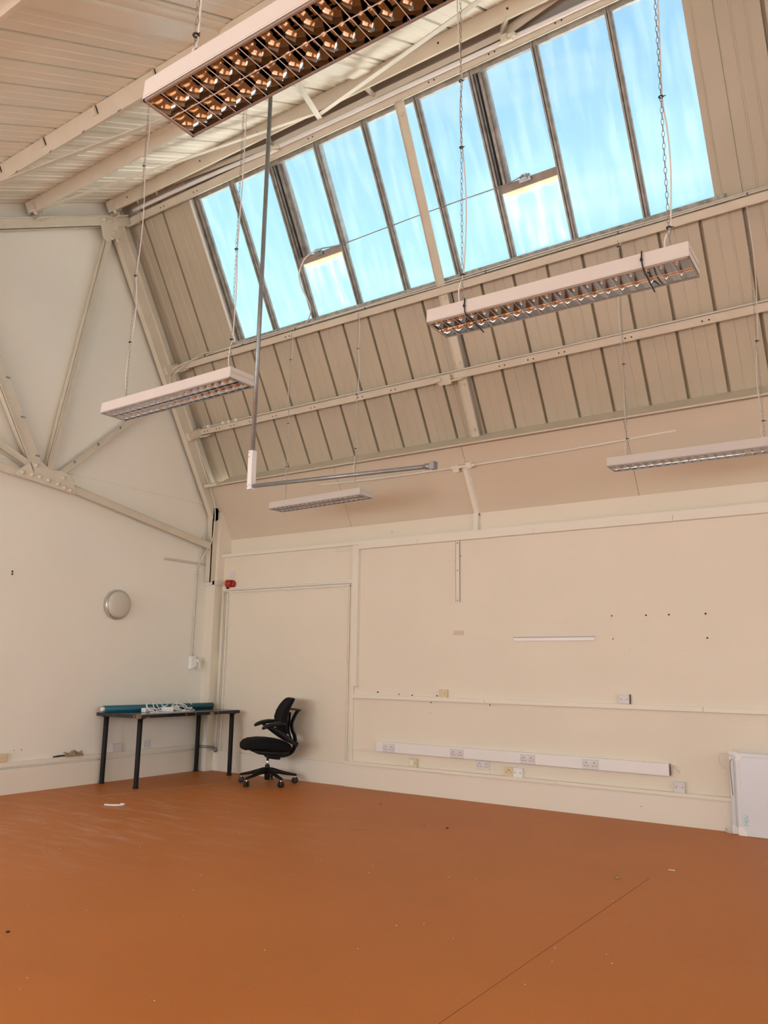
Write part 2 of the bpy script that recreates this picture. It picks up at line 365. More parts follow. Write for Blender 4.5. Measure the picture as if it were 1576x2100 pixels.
# shallow ceiling: ribbed sheets
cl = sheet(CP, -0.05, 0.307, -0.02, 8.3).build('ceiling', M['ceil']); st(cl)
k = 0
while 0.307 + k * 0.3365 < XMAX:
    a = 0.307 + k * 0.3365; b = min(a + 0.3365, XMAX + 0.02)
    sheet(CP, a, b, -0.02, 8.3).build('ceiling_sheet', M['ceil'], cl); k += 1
m = MB(); m.fbox(CP, (3.69, 0.02, 0.0), (3.87, 8.2, 0.035)); m.fbox(CP, (3.87, 0.02, 0.0), (3.95, 8.2, 0.012)); m.fbox(CP, (7.59, 0.02, 0.0), (7.77, 8.2, 0.035)); m.build('cover_strip', M['ceil'], cl)
m = MB(); m.box((-8, 0.45, 2.45), (22, 16.0, 2.55)); m.box((-8, 15.8, 2.45), (22, 16.0, 2.75)); tag(m.build('bounce_roof', M['roofout']), 'unseen flat pale roof added outside to bounce light through the skylight', 'roof')  # unseen roof, added to bounce sunlight up through the skylight
# ---------------------------------------------------------------- skylight window_1
m = MB(); m.fbox(SP, (1.05, 2.235, -0.07), (6.52, 2.30, 0.03)); win = st(m.build('window_1', M['sill']))
m = MB(); m.fbox(SP, (1.05, 3.90, -0.10), (6.52, 4.02, -0.02)); m.build('head_rail', M['bar'], win)
BX = [1.70, 2.275, 2.885, 3.48, 4.08, 4.655, 5.255, 5.89]
def gbar(x, u0=2.28, u1=3.94, wd=0.05):
    m = MB(); m.fbox(SP, (x - wd / 2, u0, -0.065), (x + wd / 2, u1, -0.035)); m.fbox(SP, (x - wd / 2, u0, -0.035), (x - wd / 2 + 0.014, u1, 0.0)); m.fbox(SP, (x - wd * 0.1, u0, -0.035), (x + wd * 0.2, u1, -0.015))
    return m.build('glazing_bar', M['bar'], win)
gbar(1.145, wd=0.08)
for x in BX: gbar(x)
m = MB(); m.fbox(SP, (6.435, 2.28, -0.07), (6.50, 3.94, -0.01)); m.build('edge_bar', M['clad'], win)
m = MB(); m.fbox(SP, (1.068, 2.26, -0.02), (1.10, 3.93, 0.012)); m.build('white_edge_strip', M['barw'], win)
xx = [1.15] + BX + [6.45]
for i in range(len(xx) - 1):
    a, b = xx[i] + 0.02, xx[i + 1] - 0.02
    top = 2.88 if i in (2, 6) else 3.93
    g = MB(); g.fbox(SP, (a, 2.26, -0.058), (b, top, -0.052)); g.build('pane', M['glassd'] if i in (2, 6) else M['glass'], win)
    if i in (2, 6):
        # opening casement set outwards of the fixed glazing
        c = MB()
        c.fbox(SP, (a + 0.012, 2.93, -0.165), (a + 0.075, 3.95, -0.105)); c.fbox(SP, (b - 0.025, 2.93, -0.165), (b + 0.012, 3.95, -0.105)); c.fbox(SP, (a, 3.92, -0.165), (b, 3.97, -0.105))
        sash = c.build('casement', M['bar'], win)
        g = MB(); g.fbox(SP, (a + 0.04, 2.92, -0.138), (b - 0.02, 3.93, -0.132)); g.build('pane', M['glass'], sash)
        c = MB(); c.fbox(SP, (a, 2.865, -0.16), (b, 2.935, -0.045)); c.build('bottom_rail', M['rail'], sash)
        c = MB(); c.fbox(SP, (a - 0.02, 2.93, -0.16), (a + 0.004, 3.95, -0.035)); c.fbox(SP, (a + 0.004, 2.93, -0.112), (a + 0.024, 3.95, -0.10)); c.build('side_seal', M['darkbar'], sash)
        c = MB(); c.fbox(SP, (a + 0.024, 2.93, -0.118), (a + 0.045, 3.95, -0.07)); c.build('inner_stile', M['bar'], sash)
        xc = (a + b) / 2 - 0.02
        c = MB(); c.fbox(SP, (xc - 0.06, 2.90, -0.045), (xc + 0.05, 2.93, -0.012)); c.fbox(SP, (xc - 0.03, 2.915, -0.03), (xc + 0.02, 2.965, 0.0)); c.tube([SP(xc - 0.045, 2.945, -0.01), SP(xc + 0.05, 2.945, -0.01)], 0.012, 8); c.build('winding_gear', M['galv'], sash)
        # dirt bank below the sash
        c = MB(); n_ = 14
        pts = [(a + 0.03, 2.862)] + [(a + 0.03 + (b - a - 0.06) * j / n_, 2.845 - 0.035 * math.sin(math.pi * j / n_) - random.random() * 0.012) for j in range(n_ + 1)] + [(b - 0.03, 2.862)]
        c = MB(); c.fbox(SP, (a + 0.025, 2.70, -0.0515), (b - 0.025, 2.866, -0.0505)); c.build('grime', M['grime'], win)
# ================================================================== ROOF STEELWORK
def purlin(F, x0, x1, u, depth, hh, label, flip=1, clips=True, group=None, holes=()):
    base = F((x0 + x1) / 2, u, 0)
    t = thing('roof_purlin', label, 'purlin', base, group=group)
    m = MB(); m.fbox(F, (x0, u, depth - 0.006), (x1, u + hh, depth)); m.fbox(F, (x0, u + hh - 0.005, 0.004), (x1, u + hh, depth)); m.fbox(F, (x0, u, depth - 0.03), (x1, u + 0.005, depth))
    m.build('web', M['steel'], t)
    for hx in holes:
        for q in (0.0, 0.055):
            c = MB(); c.prism([(hx + q + 0.0075 * math.cos(a), u + hh * 0.45 + 0.0075 * math.sin(a)) for a in [i * math.pi / 4 for i in range(8)]], depth, depth + 0.0015, lambda p, r_, s_: F(p, r_, s_)); c.build('bolt_hole', M['dark'], t)
    return t
P1 = purlin(SP, 0.16, XMAX, 2.155, 0.10, 0.075, 'cream steel purlin running under the bottom edge of the skylight', holes=(1.0, 1.9))
P2 = purlin(SP, 0.14, XMAX, 1.325, 0.10, 0.075, 'cream steel purlin with paired bolt holes crossing halfway up the ribbed slope', holes=(0.22, 0.43, 0.68, 1.0, 1.37, 1.95, 2.62, 3.05, 4.32, 4.62, 4.93, 5.55, 6.2))
P3 = purlin(SP, 0.16, XMAX, 3.925, 0.10, 0.085, 'cream steel purlin running along the top edge of the skylight', holes=(0.7, 1.25, 2.9, 4.3, 4.9, 5.5))
def cpurlin(v, x0, label, straps=False):
    t = thing('roof_purlin', label, 'purlin', CP(6, v, 0))
    m = MB(); m.fbox(CP, (x0, v, 0.004), (XMAX, v + 0.006, 0.13)); m.fbox(CP, (x0, v - 0.04, 0.002), (XMAX, v + 0.004, 0.010)); m.fbox(CP, (x0, v - 0.035, 0.124), (XMAX, v, 0.13))
    m.build('web', M['steel'], t)
    return t
PC = cpurlin(0.265, 0.10, 'cream channel purlin closest to the ridge above the skylight')
for hx in (0.42, 1.62, 2.45, 3.9, 4.55, 5.2): m = MB(); m.lathe([(0.009, 0), (0.009, 0.002)], (0, 0, 0), 'Y', 8); o = m.build('bolt_hole', M['dark'], PC, world=False); o.location = Vector(CP(hx, 0.275, 0.06)) - PC.location; o.rotation_euler = (PH, 0, 0)
PB = cpurlin(1.335, 0.03, 'cream channel purlin ending at the bolted cleat on the gable truss')
PA = cpurlin(2.32, 0.10, 'cream channel purlin with wire hooks, carrying the middle row of lamps')
for hx in (1.35, 1.85, 2.3, 2.75, 3.25): # small wire hooks and cleat ends
    m = MB(); q = CP(hx, 2.34, 0.13); m.tube([q, q + Vector((0.0, -0.01, -0.02)), q + Vector((0.02, -0.012, -0.03)), q + Vector((0.035, -0.01, -0.012))], 0.003, 6); m.build('wire_hook', M['galv'], PA)
for hx in (1.08, 1.75, 2.45, 3.15):
    m = MB(); m.fbox(CP, (hx, 2.327, 0.01), (hx + 0.06, 2.338, 0.07)); m.fbox(CP, (hx + 0.055, 2.327, 0.01), (hx + 0.06, 2.36, 0.075)); m.build('cleat', M['steel'], PA)
PD = cpurlin(4.385, 0.10, 'cream channel purlin above the camera carrying the nearest lamp')
PE = cpurlin(3.95, 0.10, 'cream channel purlin between the nearest lamp row and the middle row')
# eaves trim
t = thing('eaves_trim', 'pale steel eaves angle between ribbed slope and plastered soffit', 'eaves trim', SP(6, 0.66, 0.26))
m = MB(); m.fbox(SP, (0.30, 0.693, 0.0), (XMAX, 0.708, 0.305)); m.build('front_angle', M['steel'], t)
m = MB(); m.prism([(0.692, 0.302), (0.692, 0.19), (0.652, 0.19)], 0.30, XMAX, lambda p, q, r: SP(r, p, q)); m.build('underside', M['trimshade'], t)
m = MB(); m.prism([(0.655, 0.20), (0.715, 0.20), (0.735, 0.335), (0.700, 0.345)], 0.15, 0.37, lambda p, q, r: SP(r, p, q)); m.build('end_cap', M['steel'], t)
# gable truss ------------------------------------------------------
tr = thing('roof_truss', 'cream riveted steel truss fixed against the left gable wall', 'roof truss', (0.08, -2.5, 3.1))
m = MB(); m.fbox(SP, (0.105, 0.24, 0.195), (0.12, 3.97, 0.345)); m.fbox(SP, (0.02, 0.24, 0.195), (0.145, 3.97, 0.212)); m.fbox(SP, (0.05, 0.24, 0.335), (0.105, 3.97, 0.345)); m.build('rafter', M['steel'], tr)
m = MB(); m.fbox(CP, (0.10, 0.20, 0.175), (0.12, 8.2, 0.29)); m.fbox(CP, (0.02, 0.20, 0.175), (0.14, 8.2, 0.185)); m.fbox(CP, (0.03, 0.20, 0.285), (0.12, 8.2, 0.29)); m.build('top_chord', M['steel'], tr)
def web(a, b, wd, x0, x1, lip=0.0, name='web_member'):
    (y0, z0), (y1, z1) = a, b; L = math.hypot(y1 - y0, z1 - z0); nx, nz = -(z1 - z0) / L * wd / 2, (y1 - y0) / L * wd / 2
    m = MB(); m.prism([(y0 + nx, z0 + nz), (y1 + nx, z1 + nz), (y1 - nx, z1 - nz), (y0 - nx, z0 - nz)], x0, x1, YZ)
    if lip:
        f = 0.88 if lip > 0 else -0.88
        m.prism([(y0 + nx, z0 + nz), (y1 + nx, z1 + nz), (y1 + nx * f, z1 + nz * f), (y0 + nx * f, z0 + nz * f)], x0 - 0.06, x1 + 0.012, YZ)
    return m.build(name, M['steel'], tr)
web((-2.30, 3.10), (-0.10, 2.705), 0.080, 0.095, 0.11, 1)
web((-2.30, 3.085), (-0.10, 2.69), 0.045, 0.06, 0.07)
web((-8.9, 3.62), (-2.75, 3.125), 0.080, 0.095, 0.11, 1, 'bottom_chord')
web((-2.50, 3.20), (-2.02, 6.10), 0.068, 0.09, 0.11, 1)
web((-2.38, 3.20), (-0.98, 4.545), 0.060, 0.09, 0.11, 1)
web((-2.35, 3.255), (-1.10, 4.455), 0.022, 0.11, 0.118)
web((-2.63, 3.20), (-3.82, 5.35), 0.125, 0.10, 0.12, 1)
web((-2.63, 3.20), (-5.6, 4.40), 0.07, 0.09, 0.11, 1)
for i in range(4):
    y = -2.66 - 0.085 * 0 - i * 0.20; z = 3.34 + i * 0.36
    m = MB(); m.box((0.118, y - 0.012, z - 0.008), (0.13, y + 0.03, z + 0.008)); m.build('clip', M['galv'], tr)
for i in range(4):
    y = -2.22 + i * 0.27; z = 3.37 + i * 0.262
    m = MB(); m.box((0.118, y - 0.010, z - 0.014), (0.126, y + 0.010, z + 0.014)); m.build('clip', M['galv'], tr)
gp = MB(); gp.prism([(-2.88, 3.12), (-2.72, 3.26), (-2.60, 3.285), (-2.50, 3.22), (-2.36, 3.24), (-2.26, 3.20), (-2.18, 3.07), (-2.20, 3.02), (-2.55, 3.06), (-2.85, 3.09)], 0.12, 0.132, YZ); gp.build('gusset_plate', M['steel'], tr)
gp = MB(); gp.prism([(-2.19, 6.28), (-1.93, 6.42), (-1.84, 6.30), (-1.90, 6.14), (-1.97, 6.10), (-2.06, 6.02), (-2.12, 6.06)], 0.12, 0.132, YZ); gp.build('gusset_plate', M['steel'], tr)
bolt = None
BL = [(-2.80, 3.135), (-2.70, 3.13), (-2.61, 3.125), (-2.51, 3.11), (-2.40, 3.09), (-2.32, 3.065), (-2.25, 3.05), (-2.66, 3.235), (-2.34, 3.165), (-2.13, 6.27), (-2.05, 6.29), (-1.96, 6.25), (-1.98, 6.17), (-2.01, 6.09), (-1.93, 6.10), (-1.98, 6.34)]
for y, z in BL:
    if bolt is None:
        m = MB(); m.lathe([(0.024, 0), (0.024, 0.006), (0.018, 0.018), (0.008, 0.022)], (0, 0, 0), 'X', 10); bolt = m.build('rivet', M['steel'], tr, world=False); bolt.location = Vector((0.130, y, z)) - tr.location
    else:
        c = bolt.copy(); COL.objects.link(c); c.location = Vector((0.130, y, z)) - tr.location
# cleats on the gable truss
for u, o_, s_ in ((2.20, 0.10, 0.10), (1.36, 0.10, 0.09), (3.97, 0.10, 0.09)):
    m = MB(); m.fbox(SP, (0.10, u - 0.05, 0.10), (0.155, u + 0.05, 0.31)); m.fbox(SP, (0.10, u - 0.06, 0.09), (0.30, u - 0.045, 0.15)); m.build('cleat', M['steel'], tr)
for v in (0.265, 1.335):
    m = MB(); m.fbox(CP, (0.02, v - 0.06, 0.02), (0.16, v - 0.045, 0.22)); m.fbox(CP, (0.10, v - 0.06, 0.02), (0.20, v + 0.05, 0.14)); m.fbox(CP, (0.14, v - 0.10, 0.205), (0.24, v + 0.04, 0.218)); m.build('cleat', M['steel'], tr)
    for q in range(3):
        c = bolt.copy(); COL.objects.link(c); c.location = CP(0.19 , v - 0.05 + 0.045 * q, 0.05 + 0.05 * q) - tr.location
# bracing flats below the shallow ceiling
def flat(F, a, b, wd, label, extra=None):
    A, B = F(*a), F(*b); t = thing('bracing_flat', label, 'steel brace', (A + B) / 2)
    n = (F(a[0], a[1], a[2] + 0.1) - A).normalized()
    m = MB(); m.bar(A, B, wd, 0.008, n); m.build('flat_bar', M['steel'], t)
    return t
flat(CP, (0.14, 1.40, 0.135), (3.20, 0.24, 0.135), 0.075, 'flat steel brace slanting from the bolted gable cleat towards the ridge purlin')
flat(CP, (3.17, 0.22, 0.146), (6.30, 1.335, 0.146), 0.075, 'flat steel brace slanting from the ridge purlin to behind the nearest lamp')
flat(CP, (0.12, 2.62, 0.135), (4.6, 1.19, 0.135), 0.085, 'wide flat steel brace slanting between the two lower ceiling purlins')
t = flat(CP, (3.13, 0.15, 0.165), (3.72, 1.30, 0.165), 0.05, 'short steel strut rising from the ridge purlin behind the nearest lamp')
for i, (xa, xb, lab) in enumerate(((2.53, 2.44, 'short steel hanger beside the grey vertical tube above the skylight'), (3.74, 3.72, 'stubby steel hanger over the middle rafter of the skylight'), (5.16, 5.05, 'short bolted steel hanger above the right opening sash of the skylight'))):
    A = CP(xa, 0.27, 0.11); B = SP(xb, 4.06, 0.115); t = thing('steel_hanger', lab, 'steel hanger', (A + B) / 2)
    m = MB(); m.bar(A, B, 0.05, 0.006, (0, 1, 0.3)); m.bar(A + Vector((0.025, 0, 0)), B + Vector((0.025, 0, 0)), 0.006, 0.03, (0, 1, 0.3)); m.build('strap', M['steel'], t)
    if i != 1:
        m = MB(); m.fbox(SP, (xb - 0.02, 3.97, 0.11), (xb + 0.10, 3.985, 0.20)); m.fbox(SP, (xb + 0.0, 3.985, 0.11), (xb + 0.06, 4.04, 0.17)); m.fbox(SP, (xb + 0.07, 3.99, 0.12), (xb + 0.13, 4.02, 0.19)); m.build('bracket', M['steel'], t)
A = SP(1.0, 4.15, 0.09); B = SP(2.46, 4.06, 0.10); t = thing('bracing_flat', 'thin flat brace tapering from the left gable to the first skylight hanger', 'steel brace', (A + B) / 2)
m = MB(); m.bar(A, B, 0.05, 0.006, (0, -ST, -CT)); m.build('flat_bar', M['steel'], t)
A = SP(2.44, 4.055, 0.105); B = SP(5.05, 4.055, 0.105); t = thing('bracing_flat', 'long flat rail between the two skylight hangers, just above the pale tube', 'steel brace', (A + B) / 2)
m = MB(); m.bar(A, B, 0.05, 0.008, (0, -ST, -CT)); m.build('flat_bar', M['steel'], t)
A = SP(5.07, 4.06, 0.10); B = SP(6.9, 4.36, 0.16); t = thing('bracing_flat', 'flat brace rising to the right from the right skylight hanger', 'steel brace', (A + B) / 2)
m = MB(); m.bar(A, B, 0.07, 0.006, (0, -ST, -CT)); m.build('flat_bar', M['steel'], t)
m = MB(); m.tube([SP(x, 4.0 + du, 0.125) for x, du in ((0.3, 0.055), (1.0, 0.05), (1.8, 0.035), (2.6, 0.010), (4.0, 0.002), (6.0, -0.01), (9.0, 0.0))], 0.022, 10, 4); tag(m.build('winding_tube', M['pvc']), 'pale round tube running along the top of the skylight', 'tube')
# middle rafter of the second truss
rf = thing('steel_rafter', 'cream steel rafter running down the middle of the skylight to the soffit', 'rafter', SP(3.9, 2.3, 0.05))
def RQ(x, u, o): return SP(x + (u - 0.65) * 0.027 + 3.87, u, o)
m = MB(); m.fbox(RQ, (-0.05, 0.62, 0.06), (0.04, 3.99, 0.072)); m.fbox(RQ, (-0.05, 0.62, 0.02), (-0.042, 3.99, 0.085)); m.build('angle', M['steel'], rf)
m = MB(); m.fbox(RQ, (0.040, 0.66, 0.0), (0.052, 2.2, 0.072)); m.build('painted_shadow_strip', M['flash'], rf)  # flashing-grey strip painted in as the shadow along the rafter
for u in (3.95, 3.82, 2.12, 1.47, 1.25, 0.78):
    m = MB(); m.fbox(RQ, (-0.015, u - 0.014, 0.072), (0.015, u + 0.014, 0.09)); m.build('bolt', M['steel'], rf)
m = MB(); m.fbox(SP, (3.64, 1.32, 0.10), (3.92, 1.335, 0.16)); m.fbox(SP, (3.66, 1.30, 0.15), (3.80, 1.40, 0.158)); m.fbox(SP, (3.60, 1.345, 0.12), (3.70, 1.39, 0.18)); m.build('cleat', M['steel'], rf)
# soffit pipe, cleat and cover strip
t = thing('tie_pipe', 'thin cream pipe running across the plastered soffit with a bolted bracket in the middle', 'pipe', SP(3.75, 0.46, 0.22))
m = MB(); m.tube([SP(x, u, o) for x, u, o in ((1.72, 0.485, 0.196), (2.6, 0.46, 0.218), (3.7, 0.455, 0.225), (4.9, 0.465, 0.222), (5.85, 0.487, 0.196))], 0.011, 8, 5); m.build('pipe', M['trim'], t)
m = MB(); m.fbox(SP, (3.60, 0.45, 0.20), (3.87, 0.475, 0.26)); m.fbox(SP, (3.61, 0.41, 0.235), (3.68, 0.48, 0.245)); m.fbox(SP, (3.78, 0.44, 0.20), (3.84, 0.50, 0.27)); m.build('bracket', M['trim'], t)
m = MB(); m.fbox(SP, (3.715, -0.20, 0.20), (3.765, 0.44, 0.225)); m.box((3.715, 0.06, 2.63), (3.765, 0.11, 2.835)); m.fbox(SP, (3.705, -0.2, 0.199), (3.775, 0.43, 0.206)); tag(m.build('cover_strip', M['trim']), 'narrow cream cover strip dropping from the soffit bracket to the long wall rail', 'cover strip')
# ================================================================== CORNER PIER
m = MB(); m.box((0.0, -0.13, 0.0), (0.15, 0.0, 2.27)); m.prism([(-0.105, 2.27), (0.12, 2.27), (0.12, 2.85), (-0.06, 3.17), (-0.105, 3.17)], 0.0, 0.165, YZ); st(m.build('trim_1', M['wall']))
m = MB(); m.box((0.0, -0.17, 2.27), (0.10, -0.10, 3.18)); m.box((0.03, -0.19, 2.27), (0.12, -0.18, 3.10)); m.box((0.11, -0.19, 2.27), (0.12, -0.10, 3.22)); st(m.build('trim_2', M['steel']))
m = MB(); m.box((-0.0, -0.155, 2.238), (0.165, -0.115, 2.292)); m.box((0.13, -0.155, 2.24), (0.17, -0.02, 2.29)); tag(m.build('cable_trunking', M['trim']), 'short cream trunking wrapped around the corner pier beside the red sounder', 'trunking')
m = MB(); m.box((0, -0.145, 0.24), (0.162, -0.0, 0.33)); m.box((0, -0.14, 0.0), (0.158, 0.0, 0.235)); st(m.build('baseboard_pier', M['trim']))
# ================================================================== BACK WALL DETAIL
m = MB(); m.box((0.165, -0.045, 2.596), (XMAX, 0.11, 2.634)); st(m.build('trim_3', M['trim']))
t = thing('cable_trunking', 'long cream trunking under the high wall rail, right of the door panel', 'trunking', (7, 0, 2.57))
for a, b in ((2.33, 3.10), (3.103, 4.43), (4.433, 5.75), (5.753, XMAX)):
    m = MB(); m.box((a, -0.058, 2.545), (b, 0, 2.5955)); m.build('trunking_length', M['trim'], t)
m = MB(); m.box((2.24, -0.045, 1.045), (2.322, 0, 2.594)); tag(m.build('cable_trunking', M['trim']), 'tall vertical cream trunking right of the boarded doorway', 'trunking')
m = MB(); m.box((2.232, -0.022, 0.255), (2.268, 0, 1.05)); tag(m.build('cable_trunking', M['trim']), 'slim vertical trunking below the tall one, down to the skirting', 'trunking')
m = MB(); m.box((1.945, -0.012, 2.545), (2.24, 0, 2.553)); st(m.build('trim_4', M['trim']))
t = thing('cable_trunking', 'long waist-high white trunking along the back wall', 'trunking', (7, 0, 0.94))
for a, b in ((2.25, 3.87), (3.873, 5.9), (5.903, 8.5), (8.503, XMAX)):
    m = MB(); m.box((a, -0.038, 0.922), (b, 0, 0.962)); m.build('trunking_length', M['trim'], t)
t = thing('cable_trunking', 'slim trunking on top of the thick skirting of the back wall', 'trunking', (7, -0.02, 0.245))
for a, b in ((2.20, 4.60), (4.602, 7.4), (7.402, XMAX)):
    m = MB(); m.box((a, -0.058, 0.234), (b, 0, 0.262)); m.build('trunking_length', M['trim'], t)
m = MB(); m.box((2.18, -0.035, 0), (XMAX, 0, 0.232)); st(m.build('baseboard_back', M['trim']))
m = MB(); m.box((0.158, -0.02, 0), (2.178, 0, 0.232)); st(m.build('baseboard_door', M['trim']))
m = MB(); m.box((2.268, -0.012, 0.388), (2.605, 0, 0.408)); tag(m.build('cable_trunking', M['trim']), 'short thin trunking joining the slim vertical run to the big socket trunking', 'trunking')
# boarded doorway
m = MB(); m.box((0.20, -0.040, 2.172), (2.24, 0, 2.204)); m.box((0.20, -0.055, 2.192), (2.24, 0, 2.206))
m.box((0.20, -0.02, 0.24), (0.235, 0, 2.172)); st(m.build('trim_5', M['trim']))
m = MB(); m.box((0.262, -0.024, 2.140), (2.19, 0, 2.158)); m.box((0.262, -0.024, 0.24), (0.285, 0, 2.15)); m.box((2.175, -0.016, 0.24), (2.19, 0, 2.15)); m.box((0.285, -0.016, 2.118), (2.175, 0, 2.128)); m.box((0.291, -0.016, 0.24), (0.299, 0, 2.118)); st(m.build('trim_6', M['trim']))
m = MB(); m.box((0.30, -0.007, 0.236), (2.165, 0.0, 2.118)); st(m.build('door_1', M['wall']))
m = MB(); m.box((0.272, -0.018, 0.50), (0.286, -0.006, 1.205)); m.build('edge_strip', M['pvcg'], bpy.data.objects['door_1'])
t = thing('cable_duct', 'pair of pale pipes dropping beside the boarded doorway behind the table', 'pipe', (0.215, -0.03, 0.3))
m = MB(); m.tube([(0.215, -0.035, 0.27), (0.215, -0.035, 2.16)], 0.014, 8); m.build('pipe', M['trim'], t)
m = MB(); m.tube([(0.205, -0.05, 0.275), (0.16, -0.15, 0.285), (0.08, -0.17, 0.285)], 0.016, 8, 4); m.tube([(0.215, -0.04, 0.22), (0.215, -0.04, 0.27)], 0.02, 8); m.build('elbow', M['galv'], t)
# socket trunking
sk = thing('socket_trunking', 'deep white socket trunking with an open dark right end, low on the back wall', 'trunking', (4.1, 0, 0.436))
m = MB(); m.box((2.600, -0.05, 0.388), (5.603, 0, 0.488)); m.build('duct', M['pvc'], sk, bevel=0.003)
m = MB(); m.box((5.598, -0.046, 0.393), (5.6055, -0.002, 0.484)); m.build('open_end', M['slot'], sk)
def socket2(x, z, y, label, mt='pvcg'):
    t = thing('double_socket', label, 'power socket', (x + 0.073, y, z + 0.043))
    m = MB(); m.box((x, y - 0.010, z), (x + 0.146, y, z + 0.086)); m.build('faceplate', M[mt], t, bevel=0.003)
    for q in (0.036, 0.110):
        for (a, b, c_, d) in ((q - 0.003, 0.050, 0.006, 0.010), (q - 0.017, 0.026, 0.009, 0.005), (q + 0.008, 0.026, 0.009, 0.005)):
            h = MB(); h.box((x + a, y - 0.0112, z + b), (x + a + c_, y - 0.0098, z + b + d)); h.build('pin_hole', M['dark'], t)
    for q in (0.062, 0.076):
        h = MB(); h.box((x + q, y - 0.015, z + 0.052), (x + q + 0.010, y - 0.010, z + 0.074)); h.build('rocker_switch', M['pvc'], t)
    for q in (0.012, 0.132):
        h = MB(); h.box((x + q - 0.003, y - 0.011, z + 0.040), (x + q + 0.003, y - 0.0098, z + 0.046)); h.build('screw', M['slot'], t)
    return t
for i, (x, lab) in enumerate(((2.692, 'white double socket at the left end of the deep trunking'), (3.499, 'second double socket along the deep trunking from its left end'), (4.250, 'third double socket along the deep trunking, with bright rocker switches'), (4.851, 'double socket nearest the open right end of the deep trunking'))):
    socket2(x, 0.390, -0.05, lab)
socket2(3.762, 0.296, 0.0, 'flush double socket just under the deep trunking', 'pvcg')
def plate(name, x0, z0, x1, z1, d, mt, label, cat, group=None, marks=((0.2, 0.5), (0.8, 0.5))):
    t = thing(name, label, cat, ((x0 + x1) / 2, 0, (z0 + z1) / 2), group=group)
    m = MB(); m.box((x0 + 0.002, -d + 0.008, z0 + 0.002), (x1 - 0.002, 0, z1 - 0.002)); m.build('back_box', M[mt], t, bevel=0.002)
    m = MB(); m.box((x0, -d, z0), (x1, -d + 0.009, z1)); m.build('faceplate', M[mt], t, bevel=0.002)
    for a, b in marks:
        h = MB(); cx, cz = x0 + (x1 - x0) * a, z0 + (z1 - z0) * b; h.box((cx - 0.004, -d - 0.0012, cz - 0.004), (cx + 0.004, -d + 0.001, cz + 0.004)); h.build('screw', M['slot'], t)
    return t
plate('wall_box', 3.360, 0.962, 3.448, 1.042, 0.035, 'beige', 'yellowed square box sitting on the waist-high trunking', 'junction box', marks=((0.72, 0.5),))
t = plate('wall_box', 3.008, 0.262, 3.096, 0.345, 0.038, 'beige', 'yellowed square switch box below the left part of the deep trunking', 'junction box', marks=((0.85, 0.5),))
m = MB(); m.box((3.018, -0.044, 0.275), (3.060, -0.036, 0.333)); m.build('rocker', M['pvc'], t); m = MB(); m.tube([(3.07, -0.02, 0.235), (3.07, -0.02, 0.265)], 0.006, 6); m.build('cable_entry', M['beige'], t)
plate('wall_box', 4.078, 0.259, 4.162, 0.344, 0.038, 'beige', 'yellowed network outlet half of a twin box, below the deep trunking', 'outlet', marks=((0.25, 0.5), (0.75, 0.5), (0.45, 0.72), (0.55, 0.72)))
plate('wall_box', 4.164, 0.260, 4.256, 0.345, 0.038, 'pvc', 'white blank half of a twin box, right of the yellowed outlet', 'junction box')
plate('wall_box', 5.635, 0.262, 5.718, 0.349, 0.038, 'pvcg', 'white blank box on the skirting trunking, below the open trunking end', 'junction box')
o = plate('wall_box', 5.203, 0.964, 5.288, 1.043, 0.040, 'pvcg', 'tilted white blank box with a loose cover on the waist-high trunking', 'junction box')
m = MB(); m.box((5.284, -0.02, 0.962), (5.294, 0, 1.045)); m.build('loose_back', M['slot'], o)
m = MB(); m.tube([(5.60, -0.03, 0.48), (5.64, -0.02, 0.45), (5.68, -0.012, 0.42)], 0.002, 5, 4); m.tube([(5.60, -0.03, 0.478), (5.66, -0.02, 0.468), (5.67, -0.012, 0.43)], 0.0015, 5, 4); tag(m.build('loose_wire', M['cable']), 'two thin loose wires hanging at the open end of the deep trunking', 'wire')
# hanging perforated strip, white bar
t = thing('fixing_strip', 'vertical perforated fixing strip hanging below the high rail', 'metal strip', (3.57, 0, 2.2))
m = MB(); m.box((3.548, -0.012, 1.912), (3.588, 0, 2.546)); m.build('strip', M['trim'], t)
m = MB(); m.box((3.544, -0.014, 1.912), (3.549, 0, 2.546)); m.box((3.587, -0.014, 1.912), (3.592, 0, 2.546)); m.build('edge', M['flash'], t)
for z in (2.522, 2.236, 1.931): h = MB(); h.lathe([(0.006, -0.0135), (0.006, -0.011)], (3.567, 0, z), 'Y', 8); h.build('hole', M['dark'], t)
t = thing('wall_batten', 'short white horizontal batten alone in the middle of the back wall', 'batten', (4.587, 0, 1.535))
m = MB(); m.box((4.186, -0.022, 1.516), (4.988, 0, 1.548)); m.build('batten', M['pvc'], t, bevel=0.003)
m = MB(); m.box((4.186, -0.026, 1.547), (4.988, 0, 1.554)); m.build('top_lip', M['flash'], t)
m = MB(); m.box((3.512, -0.004, 1.580), (3.627, 0, 1.626)); tag(m.build('wall_label', M['soffit']), 'small blank painted plate on the wall below the perforated strip', 'plate')
m = MB(); m.box((0.275, -0.006, 2.328), (0.362, 0, 2.412)); tag(m.build('blank_plate', M['pvcg']), 'small grey blanking plate above the red sounder', 'plate')
HM = None
